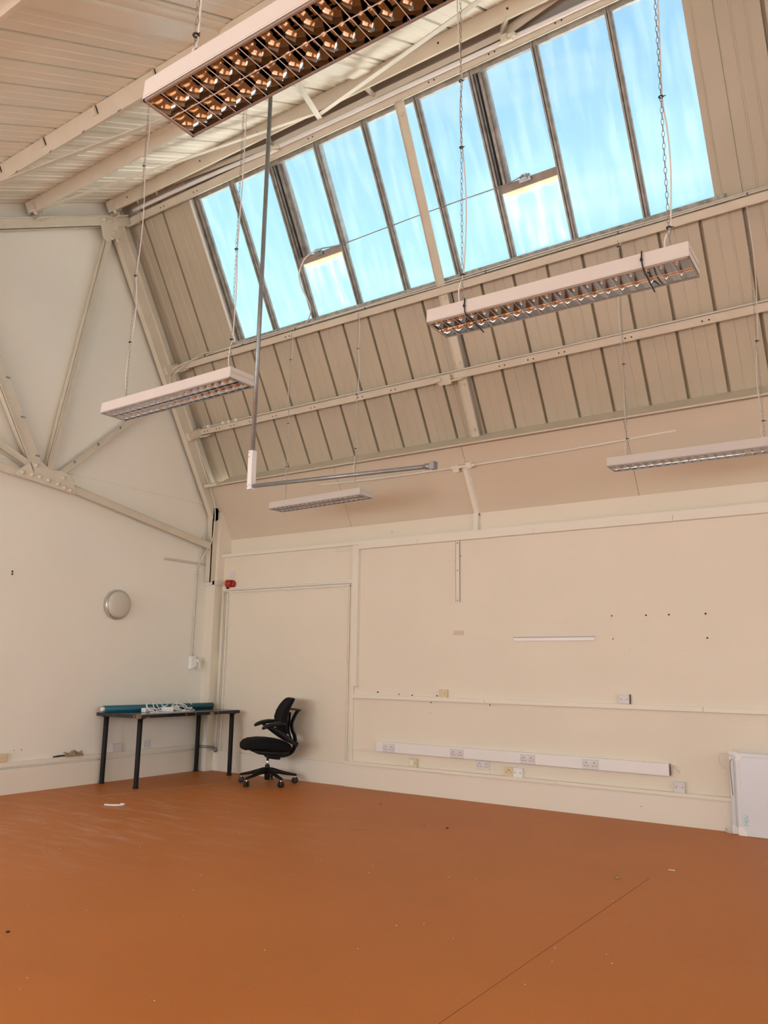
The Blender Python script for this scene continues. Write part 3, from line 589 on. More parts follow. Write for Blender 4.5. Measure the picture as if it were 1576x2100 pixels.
for i, (x, z, s) in enumerate([(3.598, 2.386, 5), (2.579, 0.99, 8), (2.85, 0.975, 6), (3.015, 0.971, 7), (3.315, 0.974, 7), (3.244, 0.905, 6), (3.913, 0.904, 6), (2.667, 2.729, 4), (5.154, 1.736, 6), (5.461, 1.733, 7), (5.659, 1.733, 7), (5.963, 1.733, 8), (5.156, 1.529, 5), (5.965, 1.530, 7), (3.24, 0.80, 3), (3.23, 1.79, 2), (3.23, 1.67, 2), (3.46, 2.44, 2), (3.52, 2.44, 2), (3.46, 2.34, 2), (3.52, 2.34, 2), (5.3, 1.44, 2), (5.75, 1.43, 2), (2.225, 0.285, 9), (5.35, 0.12, 3)]):
    m = MB(); yb = 0.0 if z < 2.6 else 0.11
    if z < 0.2: yb = -0.035
    m.lathe([(s * 0.0011, -0.003), (s * 0.0011, 0.0)], (x, yb, z), 'Y', 7); m.build('screw_hole', M['dark'], wb)
# red sounder
t = thing('alarm_sounder', 'round red alarm sounder in the corner above the boarded doorway', 'alarm', (0.33, -0.02, 2.254))
m = MB(); m.lathe([(0.046, 0.0), (0.050, -0.012), (0.050, -0.055), (0.046, -0.06)], (0.345, 0, 2.252), 'Y', 24); m.build('base', M['red'], t)
m = MB(); m.lathe([(0.040, -0.060), (0.040, -0.066)], (0.342, 0, 2.252), 'Y', 24); m.build('groove', M['dark'], t)
m = MB(); m.lathe([(0.046, -0.066), (0.046, -0.105), (0.030, -0.118), (0.004, -0.12)], (0.338, 0, 2.252), 'Y', 24); m.build('horn', M['red'], t)
m = MB(); m.lathe([(0.010, -0.118), (0.006, -0.124), (0.001, -0.125)], (0.325, 0, 2.256), 'Y', 12); m.build('lens', M['redl'], t)
m = MB(); m.box((0.28, -0.06, 2.19), (0.325, 0.0, 2.215)); m.build('cable_gland', M['dark'], t)
m = MB(); m.tube([(0.155, -0.13, 2.285), (0.19, -0.10, 2.30), (0.24, -0.06, 2.27), (0.29, -0.04, 2.225)], 0.004, 6, 5); m.build('feed_cable', M['cable'], t)
# ================================================================== LEFT WALL DETAIL
m = MB(); m.box((0, -9.05, 0), (0.03, -0.14, 0.236)); st(m.build('baseboard_left', M['trim']))
t = thing('cable_trunking', 'white trunking along the foot of the left wall behind the table', 'trunking', (0.02, -4.6, 0.28))
for a, b in ((-9.05, -2.75), (-2.748, -0.14)):
    m = MB(); m.box((0, a, 0.257), (0.032, b, 0.303)); m.build('trunking_length', M['trim'], t)
m = MB(); m.box((0, -9.05, 3.262), (0.012, -0.19, 3.292)); st(m.build('trim_7', M['wallg']))
m = MB(); m.box((0, -0.835, 2.488), (0.02, -0.135, 2.512)); m.box((0.0, -0.833, 2.484), (0.006, -0.137, 2.516)); tag(m.build('cable_trunking', M['trimg']), 'short grey trunking stub high on the left wall near the corner', 'trunking')
t = thing('bulkhead_lamp', 'round grey bulkhead lamp on the left wall', 'wall lamp', (0, -1.465, 1.902))
m = MB(); m.lathe([(0.165, 0.0), (0.168, 0.012), (0.166, 0.045), (0.158, 0.056), (0.150, 0.056)], (0, -1.465, 1.902), 'X', 48); m.build('rim', M['ring'], t)
m = MB(); m.lathe([(0.152, 0.052), (0.140, 0.070), (0.110, 0.083), (0.06, 0.091), (0.002, 0.094)], (0, -1.465, 1.902), 'X', 48); m.build('diffuser', M['opal'], t)
def lbox(name, y0, z0, y1, z1, d, mt, label, cat, marks=()):
    t = thing(name, label, cat, (0, (y0 + y1) / 2, (z0 + z1) / 2))
    m = MB(); m.box((0, y0, z0), (d, y1, z1)); m.build('housing', M[mt], t, bevel=0.004)
    m = MB(); m.box((d, y0 + 0.008, z0 + 0.008), (d + 0.004, y1 - 0.008, z1 - 0.008)); m.build('cover', M[mt], t)
    for a, b in marks: h = MB(); h.box((d + 0.004, y0 + a, z0 + b), (d + 0.005, y0 + a + 0.006, z0 + b + 0.006)); h.build('screw', M['slot'], t)
    return t
lbox('wall_box', -1.395, 0.305, -1.275, 0.392, 0.045, 'pvcg', 'white double box on the left wall under the table', 'junction box', ((0.02, 0.04), (0.09, 0.04)))
lbox('wall_socket', -0.965, 0.312, -0.875, 0.398, 0.012, 'pvcg', 'flat single socket on the left wall under the table', 'power socket', ((0.04, 0.05), (0.02, 0.025), (0.06, 0.025)))
lbox('wall_box', -2.73, 0.303, -2.60, 0.388, 0.035, 'beige', 'yellowed box on the left wall at the left edge of the picture', 'outlet', ((0.03, 0.04), (0.07, 0.04), (0.10, 0.04)))
t = lbox('isolator_switch', -0.352, 1.202, -0.262, 1.352, 0.045, 'pvc', 'white isolator switch at the bottom of two cables on the left wall', 'switch')
m = MB(); m.box((0.05, -0.275, 1.335), (0.053, -0.255, 1.343)); m.box((0.05, -0.30, 1.212), (0.053, -0.28, 1.22)); m.build('slot', M['slot'], t)
m = MB(); m.lathe([(0.016, 0.0), (0.014, 0.04)], (0.045, -0.262, 1.30), 'X', 12); m.tube([(0.08, -0.255, 1.30), (0.082, -0.245, 1.24), (0.08, -0.235, 1.175)], 0.007, 8); m.build('lever', M['pvc'], t)
t = thing('cable', 'pair of cream cables dropping down the left wall to the isolator switch', 'cable', (0.02, -0.3, 2.2))
m = MB(); m.tube([(0.10, -0.62, 4.12), (0.125, -0.42, 3.72), (0.15, -0.25, 3.35), (0.15, -0.19, 3.15), (0.15, -0.195, 2.95), (0.13, -0.20, 2.80), (0.06, -0.245, 2.62), (0.02, -0.30, 2.48), (0.015, -0.313, 2.38), (0.015, -0.32, 1.76), (0.012, -0.318, 1.355)], 0.007, 7, 6); m.build('cable_run', M['cable'], t)
m = MB(); m.tube([(0.012, -0.255, 2.85), (0.012, -0.258, 2.73), (0.012, -0.285, 2.49), (0.014, -0.287, 2.28), (0.014, -0.298, 1.76), (0.012, -0.296, 1.355)], 0.007, 7, 4); m.build('cable_run', M['cable'], t)
for z, y in ((2.375, -0.302), (1.765, -0.308)):
    m = MB(); m.box((0.0, y - 0.032, z - 0.012), (0.026, y + 0.032, z + 0.012)); m.build('saddle_clip', M['cable'], t)
for y, z, s in ((-2.725, 2.144, 8), (-2.724, 2.118, 8), (-2.519, 0.405, 3), (-2.441, 0.407, 4)):
    m = MB(); m.lathe([(s * 0.0013, 0.0), (s * 0.0013, 0.003)], (0, y, z), 'X', 7); m.build('screw_hole', M['dark'], wl)
# brown paper and black handle on trunking
random.seed(3)
m = MB(); NX, NY = 9, 5; vs = []
for i in range(NX):
    for j in range(NY):
        a = i / (NX - 1); b = j / (NY - 1)
        y = -1.965 + 0.20 * a + 0.012 * random.uniform(-1, 1); x = 0.010 + 0.055 * b
        top = 0.372 - 0.035 * abs(math.sin(a * math.pi * 1.6 + 0.6)); z = 0.3055 + (top - 0.3055) * (1 - b) * (0.7 + 0.3 * random.random()) + (0.004 if b < 1 else -0.0) - (0.012 * (b > 0.9) * 0)
        vs.append((x, y, z + 0.001))
m.add(vs, [(i * NY + j, (i + 1) * NY + j, (i + 1) * NY + j + 1, i * NY + j + 1) for i in range(NX - 1) for j in range(NY - 1)])
o = m.build('paper_scrap', M['paper']); sm = o.modifiers.new('t', 'SOLIDIFY'); sm.thickness = 0.003; tag(o, 'crumpled scrap of brown paper lying on the skirting trunking of the left wall', 'paper')
m = MB(); m.tube([(0.022, -2.10, 0.312), (0.024, -2.04, 0.3155), (0.026, -1.97, 0.317)], [0.006, 0.0085, 0.006], 8); tag(m.build('black_handle', M['black']), 'small black handle lying beside the brown paper on the trunking', 'handle')
# ================================================================== CABLES ON THE PURLINS
t = thing('cable', 'cream cables clipped along the purlin below the skylight', 'cable', SP(3, 2.24, 0.1))
m = MB(); m.tube([(0.13, -1.02, 4.62), (0.15, -1.02, 4.80)] + [tuple(SP(x, 2.245 + 0.004 * math.sin(x * 9), 0.085)) for x in (0.45, 0.8, 1.5, 2.2, 3.0, 4.0, 5.0, 6.0, 7.0, 9.0)], 0.007, 6, 5); m.build('cable_run', M['cable'], t)
m = MB(); m.tube([(0.115, -0.98, 4.55), (0.14, -0.99, 4.74)] + [tuple(SP(x, 2.262 + 0.005 * math.sin(x * 5), 0.06)) for x in (0.5, 0.9, 1.5, 2.4, 3.2, 4.3, 5.2, 6.1, 7.0, 9.0)], 0.007, 6, 5); m.build('cable_run', M['cable'], t)
for x in (0.62, 1.25, 2.05, 3.0, 4.4, 5.66, 6.68):
    m = MB(); m.fbox(SP, (x, 2.236, 0.075), (x + 0.007, 2.256, 0.094)); m.build('cable_tie', M['black'], t)
t = thing('cable', 'cream cable clipped along the purlin halfway up the ribbed slope', 'cable', SP(3, 1.41, 0.1))
m = MB(); m.tube([tuple(SP(x, 1.412 + 0.004 * math.sin(x * 7), 0.095)) for x in (0.2, 0.6, 1.2, 2.2, 3.2, 4.2, 5.2, 6.2, 7.2, 9.0)], 0.008, 6, 5); m.build('cable_run', M['cable'], t)
for x in (0.3, 0.56, 0.66, 0.78):
    m = MB(); m.fbox(SP, (x, 1.40, 0.085), (x + 0.03, 1.43, 0.115)); m.build('clip', M['pvc'], t)
t = thing('cable', 'thin grey control cable linking the two opening sashes of the skylight', 'cable', SP(3.8, 2.93, 0.02))
m = MB(); m.tube([SP(2.62, 2.955, 0.0), SP(2.90, 2.925, 0.0), SP(3.5, 2.93, -0.0), SP(4.1, 2.935, 0.0), SP(4.72, 2.93, 0.0), SP(4.93, 2.955, 0.0)], 0.006, 6, 6); m.build('cable_run', M['galv'], t)
m = MB(); m.tube([SP(2.62, 2.955, 0.0), SP(2.42, 2.925, 0.02), SP(2.29, 2.80, 0.04), SP(2.27, 2.65, 0.05), SP(2.30, 2.50, 0.05), SP(2.30, 2.38, 0.05), SP(2.22, 2.28, 0.07), SP(2.10, 2.25, 0.09)], 0.007, 6, 6); m.build('drop_loop', M['cable'], t)
# ================================================================== HANGING TUBE FRAME
t = thing('hanging_tube_frame', 'grey tube hanging from the ceiling with a white sleeve and a horizontal arm', 'tube frame', (3.52, -3.0, 4.2))
m = MB(); m.tube([(3.531, -3.0, 5.93), (3.524, -3.0, 4.2), (3.513, -3.0, 2.80)], 0.017, 12); m.build('upright_tube', M['galv'], t)
m = MB(); m.box((3.492, -3.025, 2.520), (3.534, -2.975, 2.815)); m.build('sleeve', M['pvc'], t, bevel=0.003)
for dx, z in ((3.502, 2.80), (3.502, 2.765), (3.502, 2.54), (3.52, 2.55)):
    h = MB(); h.lathe([(0.004, -0.0265), (0.004, -0.024)], (dx, -3.0, z), 'Y', 8); h.build('screw', M['slot'], t)
m = MB(); m.tube([(3.53, -3.0, 2.545), (4.93, -2.823, 2.545)], 0.015, 12); m.build('horizontal_arm', M['galv'], t)
m = MB(); m.tube([(4.91, -2.826, 2.545), (4.955, -2.82, 2.545)], 0.021, 12); m.box((4.95, -2.845, 2.522), (4.985, -2.795, 2.572)); m.build('end_clamp', M['galv'], t)
# ================================================================== PENDANT LOUVRE LAMPS
LW, LL, LH = 0.205, 1.25, 0.072
def prof_wedge(w0, w1, h, n=5):
    # half profile of a louvre blade: thin at the bottom (z=0), thick at the top with concave sides
    return [(w0 + (w1 - w0) * (i / n) ** 2.2, h * i / n) for i in range(n + 1)]
def make_lamp(label, loc, rz, ztop, top_y, nb=19, chainx=(0.125, 1.125), ties=((), ()), straps=()):
    """local frame: x along the lamp from 0 to LL, y across, z=0 at the open underside"""
    t = thing('pendant_lamp', label, 'ceiling lamp', loc, rz, 'louvred lamps hung on chains')
    hw = LW / 2
    m = MB()
    m.hexa([(0, -hw, 0.004), (LL, -hw, 0.004), (LL, hw, 0.004), (0, hw, 0.004), (0.001, -hw + 0.004, LH), (LL - 0.001, -hw + 0.004, LH), (LL - 0.001, hw - 0.004, LH), (0.001, hw - 0.004, LH)])
    m.f.pop(0); m.sm.pop(0)
    m.f = [f for f in m.f]
    h = m.build('housing', M['white'], t, world=False)
    # inner rim
    m = MB()
    for a, b in (((0.002, -hw + 0.002, -0.004), (LL - 0.002, -hw + 0.008, 0.006)), ((0.002, hw - 0.008, -0.004), (LL - 0.002, hw - 0.002, 0.006)), ((0.002, -hw + 0.002, -0.004), (0.008, hw - 0.002, 0.006)), ((LL - 0.008, -hw + 0.002, -0.004), (LL - 0.002, hw - 0.002, 0.006))): m.box(a, b)
    m.build('rim', M['rim'], t, world=False)
    # side reflectors (concave) and central spine
    def longi(yc, sgn, top_in):
        m = MB(); pr = []
        for i in range(7):
            a = i / 6; pr.append((yc + sgn * (0.0015 + top_in * a ** 2.0), 0.046 * a))
        vs = [(0.010, y, z) for y, z in pr] + [(LL - 0.010, y, z) for y, z in pr]; n = len(pr)
        m.add(vs, [(i, i + 1, n + i + 1, n + i) for i in range(n - 1)], True); return m
    m = MB()
    for yc, sgn in ((-hw + 0.009, 1), (hw - 0.009, -1), (0.0, 1), (0.0, -1)):
        q = longi(yc, sgn, 0.016 if abs(yc) > 0.01 else 0.012); m.add(q.v, q.f, True)
    m.box((0.010, -0.0016, -0.001), (LL - 0.010, 0.0016, 0.004))
    m.build('side_reflector', M['mirror'], t, world=False)
    m = MB(); m.box((0.010, -hw + 0.01, 0.0505), (LL - 0.010, hw - 0.01, 0.0525)); m.build('top_reflector', M['mirror'], t, world=False)
    bl = None; pitch = (LL - 0.02) / nb
    m = MB()
    for i in range(nb + 1): m.box((0.010 + pitch * i - 0.0009, -hw + 0.010, -0.0016), (0.010 + pitch * i + 0.0009, hw - 0.010, -0.0002))
    m.box((0.010, -0.0011, -0.0018), (LL - 0.010, 0.0011, -0.0010))
    m.build('louvre_edges', M['edge'], t, world=False)
    m = MB(); m.box((0.002, -hw - 0.0015, 0.010), (LL - 0.002, -hw + 0.002, 0.0135)); m.build('side_bead', M['white'], t, world=False)
    for i in range(nb + 1):
        x = 0.010 + pitch * i
        if bl is None:
            m = MB(); pr = prof_wedge(0.0007, 0.013, 0.040)
            for sg in (1, -1):
                n = len(pr); vs = [(sg * w_, -hw + 0.010, z) for w_, z in pr] + [(sg * w_, hw - 0.010, z) for w_, z in pr]
                m.add(vs, [(k_, k_ + 1, n + k_ + 1, n + k_) for k_ in range(n - 1)], True)
            m.box((-0.0007, -hw + 0.010, -0.0002), (0.0007, hw - 0.010, 0.0006)); m.box((-0.013, -hw + 0.010, 0.0395), (0.013, hw - 0.010, 0.0402))
            bl = m.build('louvre_blade', M['mirror'], t, world=False); bl.location = (x, 0, 0)
        else:
            c = bl.copy(); COL.objects.link(c); c.location = (x, 0, 0)
    # chains with a cord beside them
    for k_, cx in enumerate(chainx):
        m = MB(); z = LH + 0.01; top = ztop - loc[2]; i = 0; step = 0.030
        while z < top:
            pts = []
            for q in range(10):
                a = 2 * math.pi * q / 10; u_ = 0.0062 * math.cos(a); v_ = 0.0185 * math.sin(a)
                pts.append((cx + (u_ if i % 2 else 0), top_y + (0 if i % 2 else u_), z + 0.0165 + v_))
            m.tube(pts, 0.0014, 4, closed=True); z += step; i += 1
        m.tube([(cx, top_y, LH - 0.002), (cx, top_y, LH + 0.012)], 0.003, 6)
        m.build('suspension_chain', M['chain'], t, world=False)
        m = MB(); pts = []; zz = LH; sd = 0.010
        tz = [LH + 0.0] + sorted([q - loc[2] for q in ties[k_]]) + [top]
        for a, b in zip(tz[:-1], tz[1:]):
            for q in range(5):
                f = q / 5; bow = math.sin(math.pi * f) * (0.012 + 0.028 * ((int(a * 100) * 7) % 5) / 5)
                pts.append((cx + 0.004 + bow * (1 if int(a * 37) % 2 else -1) * 0.8, top_y + sd * 0.5, a + (b - a) * f))
        pts.append((cx + 0.004, top_y + sd * 0.5, top)); m.tube(pts, 0.0038, 6, 3); m.build('supply_cord', M['cable'], t, world=False)
        for q in ties[k_]:
            m = MB(); m.tube([(cx + 0.009 * math.cos(a), top_y + 0.009 * math.sin(a), q - loc[2]) for a in [j * math.pi / 4 for j in range(8)]], 0.0035, 6, closed=True)
            m.tube([(cx + 0.008, top_y, q - loc[2]), (cx + 0.022, top_y - 0.005, q - loc[2] - 0.006)], 0.002, 5); m.build('cable_tie', M['black'], t, world=False)
    for sx, d1 in straps:
        m = MB(); m.tube([(sx, -hw - 0.001, LH + 0.006), (sx - 0.002, -hw - 0.006, 0.04), (sx + 0.002, -hw - 0.006, 0.004), (sx + 0.004, -hw + 0.004, -0.008), (sx + 0.004 + d1, hw - 0.02, -0.010), (sx + 0.004 + d1, hw + 0.012, -0.014)], 0.0032, 6); m.lathe([(0.006, -0.005), (0.006, 0.005)], (sx - 0.002, -hw - 0.006, 0.038), 'Z', 8); m.build('black_strap', M['black'], t, world=False)
    return t
ZB = 2.93
make_lamp('white louvred lamp nearest the camera, filling the top of the picture', (5.725, -5.70, 2.945), 0.0, 5.2, 0.0, ties=((3.20,), ()), chainx=(0.105, 1.12))
make_lamp('white louvred lamp with two black straps round it, below the skylight', (5.628, -3.885, ZB), math.radians(1.6), 5.52, 0.0, ties=((4.307, 3.913, 3.196), (3.786, 3.142)), straps=((0.215, -0.01), (1.06, -0.01)), chainx=(0.148, 1.155))
make_lamp('white louvred lamp in front of the gable truss, on the left', (3.005, -3.86, ZB), math.radians(-0.7), 5.52, 0.0, ties=((4.82, 3.953, 3.452), (3.841, 3.232)), chainx=(0.125, 1.14))
make_lamp('small-looking far louvred lamp below the horizontal grey arm', (1.895, -0.965, 2.872), math.radians(-3.6), 4.82, 0.0, ties=((4.536, 3.812, 3.331), (4.427, 3.937, 3.377)), chainx=(0.140, 1.10))
make_lamp('far louvred lamp cut by the right edge of the picture', (5.520, -0.96, 2.848), math.radians(1.6), 4.82, 0.0, ties=((4.767, 3.718, 3.082), (3.697, 3.07)), chainx=(0.143, 1.145))
# ================================================================== TABLE
tb = thing('work_table', 'black table with chipped edges standing in the left corner', 'table', (0.355, -0.86, 0))
m = MB(); m.box((0.006, -1.61, 0.700), (0.702, -0.145, 0.736)); m.build('table_top', M['tabtop'], tb, bevel=0.002)
for x, y in ((0.075, -1.53), (0.634, -1.53), (0.075, -0.205), (0.634, -0.205)):
    m = MB(); m.lathe([(0.028, 0.0), (0.030, 0.004), (0.030, 0.012), (0.025, 0.018), (0.0265, 0.64), (0.0265, 0.685), (0.045, 0.692), (0.045, 0.70)], (x, y, 0), 'Z', 20); m.build('leg', M['leg'], tb)
def chips(lst):
    for (a, b) in lst:
        m = MB(); m.box(a, b); m.build('chipped_edge', M['chip'], tb, bevel=0.0015)
chips([((0.660, -1.6125, 0.697), (0.7045, -1.575, 0.735)), ((0.700, -1.50, 0.700), (0.7035, -1.47, 0.712)), ((0.700, -0.62, 0.703), (0.7035, -0.56, 0.730)), ((0.700, -0.50, 0.715), (0.7035, -0.485, 0.730)), ((0.700, -0.98, 0.712), (0.7035, -0.955, 0.722)), ((0.700, -0.84, 0.708), (0.7035, -0.83, 0.730)), ((0.30, -1.6125, 0.712), (0.318, -1.609, 0.722)), ((0.62, -1.6125, 0.704), (0.64, -1.609, 0.726))])
m = MB(); m.tube([(0.125, -1.61, 0.7725), (0.26, -0.17, 0.7725)], 0.036, 20)
o = m.build('teal_roll', M['teal']); tag(o, 'long teal roll lying along the back of the black table', 'roll')
tk = o
m = MB(); m.tube([(0.1215, -1.645, 0.7715), (0.125, -1.608, 0.7725)], [0.016, 0.027], 14); m.build('white_core', M['pvc'], tk)
# cables and adaptors on the table
def coil(name, cx, cy, r, label, n=6, seed=1):
    random.seed(seed); pts = []
    for q in range(n):
        az = math.pi / 2 + random.uniform(-0.35, 0.35); tl = math.radians(random.choice((20, 42, 58, 70)))
        rr = r * random.uniform(0.75, 1.1); ox, oy = cx + random.uniform(-0.03, 0.03), cy + random.uniform(-0.05, 0.05)
        R_ = Matrix.Rotation(az, 3, 'Z') @ Matrix.Rotation(tl, 3, 'X'); zmin = rr * abs(math.sin(tl)) * 0.62
        for k in range(12):
            a = 2 * math.pi * k / 12; v = R_ @ Vector((rr * math.cos(a), rr * 0.62 * math.sin(a), 0)); pts.append((ox + v.x, oy + v.y, 0.742 + zmin + v.z + 0.0008 * q))
    m = MB(); m.tube(pts, 0.0046, 6, 3); return tag(m.build(name, M['pvc']), label, 'cable')
coil('cable_coil', 0.40, -1.13, 0.115, 'left tangle of white extension cable on the black table', 4, 2)
coil('cable_coil', 0.42, -0.80, 0.115, 'right tangle of white extension cable on the black table', 4, 5)
m = MB(); m.tube([(0.50, -1.30, 0.741), (0.56, -1.18, 0.741), (0.58, -0.95, 0.741), (0.52, -0.72, 0.741), (0.42, -0.60, 0.742), (0.34, -0.585, 0.75), (0.30, -0.60, 0.755)], 0.0048, 6, 6); tag(m.build('loose_cable', M['pvc']), 'loose white cable end sweeping round the front of the tangles', 'cable')
def adaptor(x, y, sx, sy, h, rz, label, cat='power adaptor'):
    t = thing('power_adaptor', label, cat, (x, y, 0.7365), rz)
    m = MB(); m.box((-sx / 2, -sy / 2, 0), (sx / 2, sy / 2, h)); m.build('case', M['pvc'], t, world=False, bevel=0.006)
    m = MB(); m.box((-sx / 4, -sy / 2 - 0.001, h * 0.3), (sx / 4, -sy / 2 + 0.001, h * 0.6)); m.build('socket_face', M['pvcg'], t, world=False)
adaptor(0.34, -1.20, 0.06, 0.15, 0.045, 0.2, 'white adaptor block at the left end of the cable tangle')
adaptor(0.42, -1.00, 0.06, 0.13, 0.05, -0.35, 'white adaptor block in the middle of the cable tangle')
adaptor(0.36, -0.82, 0.05, 0.10, 0.055, 0.5, 'white adaptor block inside the right cable tangle')
# ================================================================== OFFICE CHAIR
ch = thing('office_chair', 'black ergonomic office chair on castors beside the table', 'office chair', (1.44, -0.44, 0), math.radians(233))
CY_, CS_ = 'fabric', 'chairp'
def ring_super(f, zc, hh, hw_, n=20, e=0.6, axis='x'):
    out = []
    for k in range(n):
        a = 2 * math.pi * k / n; c, s = math.cos(a), math.sin(a)
        yy = hw_ * math.copysign(abs(c) ** e, c); zz = hh * math.copysign(abs(s) ** e, s)
        out.append((f, yy, zc + zz) if axis == 'x' else (f + zz, yy, zc))
    return out
m = MB(); m.loft([ring_super(*q) for q in ((0.295, 0.400, 0.008, 0.10), (0.288, 0.403, 0.032, 0.15), (0.262, 0.412, 0.050, 0.19), (0.21, 0.424, 0.058, 0.222), (0.12, 0.426, 0.064, 0.238), (0.02, 0.420, 0.066, 0.24), (-0.08, 0.408, 0.064, 0.232), (-0.16, 0.395, 0.056, 0.21), (-0.215, 0.382, 0.042, 0.18), (-0.242, 0.372, 0.010, 0.13))]); m.build('seat', M['fabric'], ch, world=False)
m = MB(); m.loft([ring_super(*q) for q in ((0.20, 0.362, 0.010, 0.12), (0.12, 0.346, 0.028, 0.17), (0.0, 0.334, 0.038, 0.17), (-0.12, 0.330, 0.036, 0.15), (-0.22, 0.338, 0.024, 0.10))]); m.build('seat_pan', M['chairp'], ch, world=False)
m = MB(); m.loft([ring_super(*q) for q in ((0.035, 0.300, 0.016, 0.05), (0.0, 0.292, 0.026, 0.06), (-0.09, 0.280, 0.028, 0.055), (-0.13, 0.272, 0.022, 0.045))]); m.build('tilt_mechanism', M['chairp'], ch, world=False)
# backrest
def back_ring(z, f, th, hw_, n=24):
    out = []
    for k in range(n):
        a = 2 * math.pi * k / n; c, s = math.cos(a), math.sin(a)
        yy = hw_ * math.copysign(abs(c) ** 0.6, c); xx = th * math.copysign(abs(s) ** 0.7, s)
        out.append((f + xx + 0.035 * (yy / 0.22) ** 2, yy, z))
    return out
m = MB(); m.loft([back_ring(*q) for q in ((0.525, -0.180, 0.012, 0.14), (0.535, -0.178, 0.026, 0.180), (0.575, -0.165, 0.038, 0.205), (0.63, -0.152, 0.043, 0.220), (0.70, -0.150, 0.044, 0.225), (0.77, -0.168, 0.042, 0.220), (0.83, -0.198, 0.038, 0.212), (0.875, -0.228, 0.032, 0.200), (0.898, -0.244, 0.024, 0.182), (0.906, -0.250, 0.008, 0.15))]); m.build('backrest', M['fabric'], ch, world=False)
def ribbon(pts, hws, th, n=12):
    rings = []; P_ = [Vector((p[0], 0, p[1])) for p in pts]; Q = catmull(P_, 5); hw2 = []
    for i in range(len(Q)):
        k = i / 5; a = int(min(k, len(hws) - 1)); b = min(a + 1, len(hws) - 1); hw2.append(hws[a] + (hws[b] - hws[a]) * (k - a))
    for i, p in enumerate(Q):
        d = (Q[min(i + 1, len(Q) - 1)] - Q[max(i - 1, 0)]).normalized(); nrm = Vector((-d.z, 0, d.x))
        rings.append([p + nrm * th * math.sin(2 * math.pi * k / n) + Vector((0, hw2[i] * math.cos(2 * math.pi * k / n), 0)) for k in range(n)])
    return rings
m = MB(); m.loft(ribbon([(-0.325, 0.772), (-0.30, 0.745), (-0.268, 0.68), (-0.25, 0.62), (-0.262, 0.555), (-0.288, 0.50), (-0.297, 0.43), (-0.285, 0.36), (-0.245, 0.312), (-0.17, 0.290), (-0.08, 0.288)], [0.04, 0.045, 0.05, 0.055, 0.06, 0.065, 0.065, 0.065, 0.06, 0.06, 0.055], 0.018)); m.build('back_frame', M['chairp'], ch, world=False)
m = MB(); m.loft(ribbon([(-0.225, 0.75), (-0.222, 0.66), (-0.215, 0.59), (-0.225, 0.53), (-0.25, 0.47), (-0.275, 0.42)], [0.06, 0.05, 0.045, 0.045, 0.04, 0.04], 0.010)); m.build('back_support', M['chairp'], ch, world=False)
m = MB(); m.loft([[(-0.325 + 0.024 * math.cos(a) + 0.05 * (y / 0.17) ** 2, y, 0.776 + 0.011 * math.sin(a)) for a in [2 * math.pi * k / 12 for k in range(12)]] for y in (-0.175, -0.12, -0.06, 0, 0.06, 0.12, 0.175)]); m.build('top_crossbar', M['chairp'], ch, world=False)
m = MB(); m.loft([[(-0.255 + 0.026 * math.cos(a), y, 0.435 + 0.020 * math.sin(a)) for a in [2 * math.pi * k / 12 for k in range(12)]] for y in (-0.245, -0.1, 0.1, 0.245)]); m.build('arm_crossbar', M['chairp'], ch, world=False)
for s in (-1, 1):
    y0 = 0.25 * s
    a_ = MB(); rings = []
    for f, z, hh, hw_ in ((0.120, 0.598, 0.008, 0.020), (0.110, 0.602, 0.018, 0.034), (0.078, 0.616, 0.023, 0.042), (0.03, 0.632, 0.023, 0.048), (-0.03, 0.640, 0.024, 0.050), (-0.09, 0.641, 0.022, 0.048), (-0.125, 0.640, 0.016, 0.040), (-0.138, 0.639, 0.006, 0.02)):
        rings.append([(f, y0 + hw_ * math.cos(t_), z + hh * math.sin(t_)) for t_ in [2 * math.pi * k / 14 for k in range(14)]])
    a_.loft(rings); pad = a_.build('armrest', M['chairp'], ch, world=False)
    a_ = MB(); rings = []
    for f, z, hh, hw_ in ((0.035, 0.612, 0.012, 0.012), (0.00, 0.595, 0.022, 0.016), (-0.06, 0.560, 0.036, 0.018), (-0.13, 0.515, 0.040, 0.018), (-0.20, 0.465, 0.034, 0.018), (-0.255, 0.425, 0.022, 0.016), (-0.27, 0.412, 0.008, 0.010)):
        rings.append([(f + 0.3 * hh * math.sin(t_), y0 + hw_ * math.cos(t_), z + hh * math.sin(t_)) for t_ in [2 * math.pi * k / 12 for k in range(12)]])
    a_.loft(rings); a_.build('arm_bracket', M['chairp'], ch, world=False)
m = MB(); m.lathe([(0.014, 0.17), (0.014, 0.275)], (0, 0, 0), 'Z', 16); m.build('gas_lift', M['chrome'], ch, world=False)
m = MB(); m.lathe([(0.024, 0.045), (0.028, 0.06), (0.030, 0.12), (0.028, 0.16), (0.025, 0.195), (0.020, 0.203), (0.014, 0.204)], (0, 0, 0), 'Z', 20); m.build('hub', M['chairp'], ch, world=False)
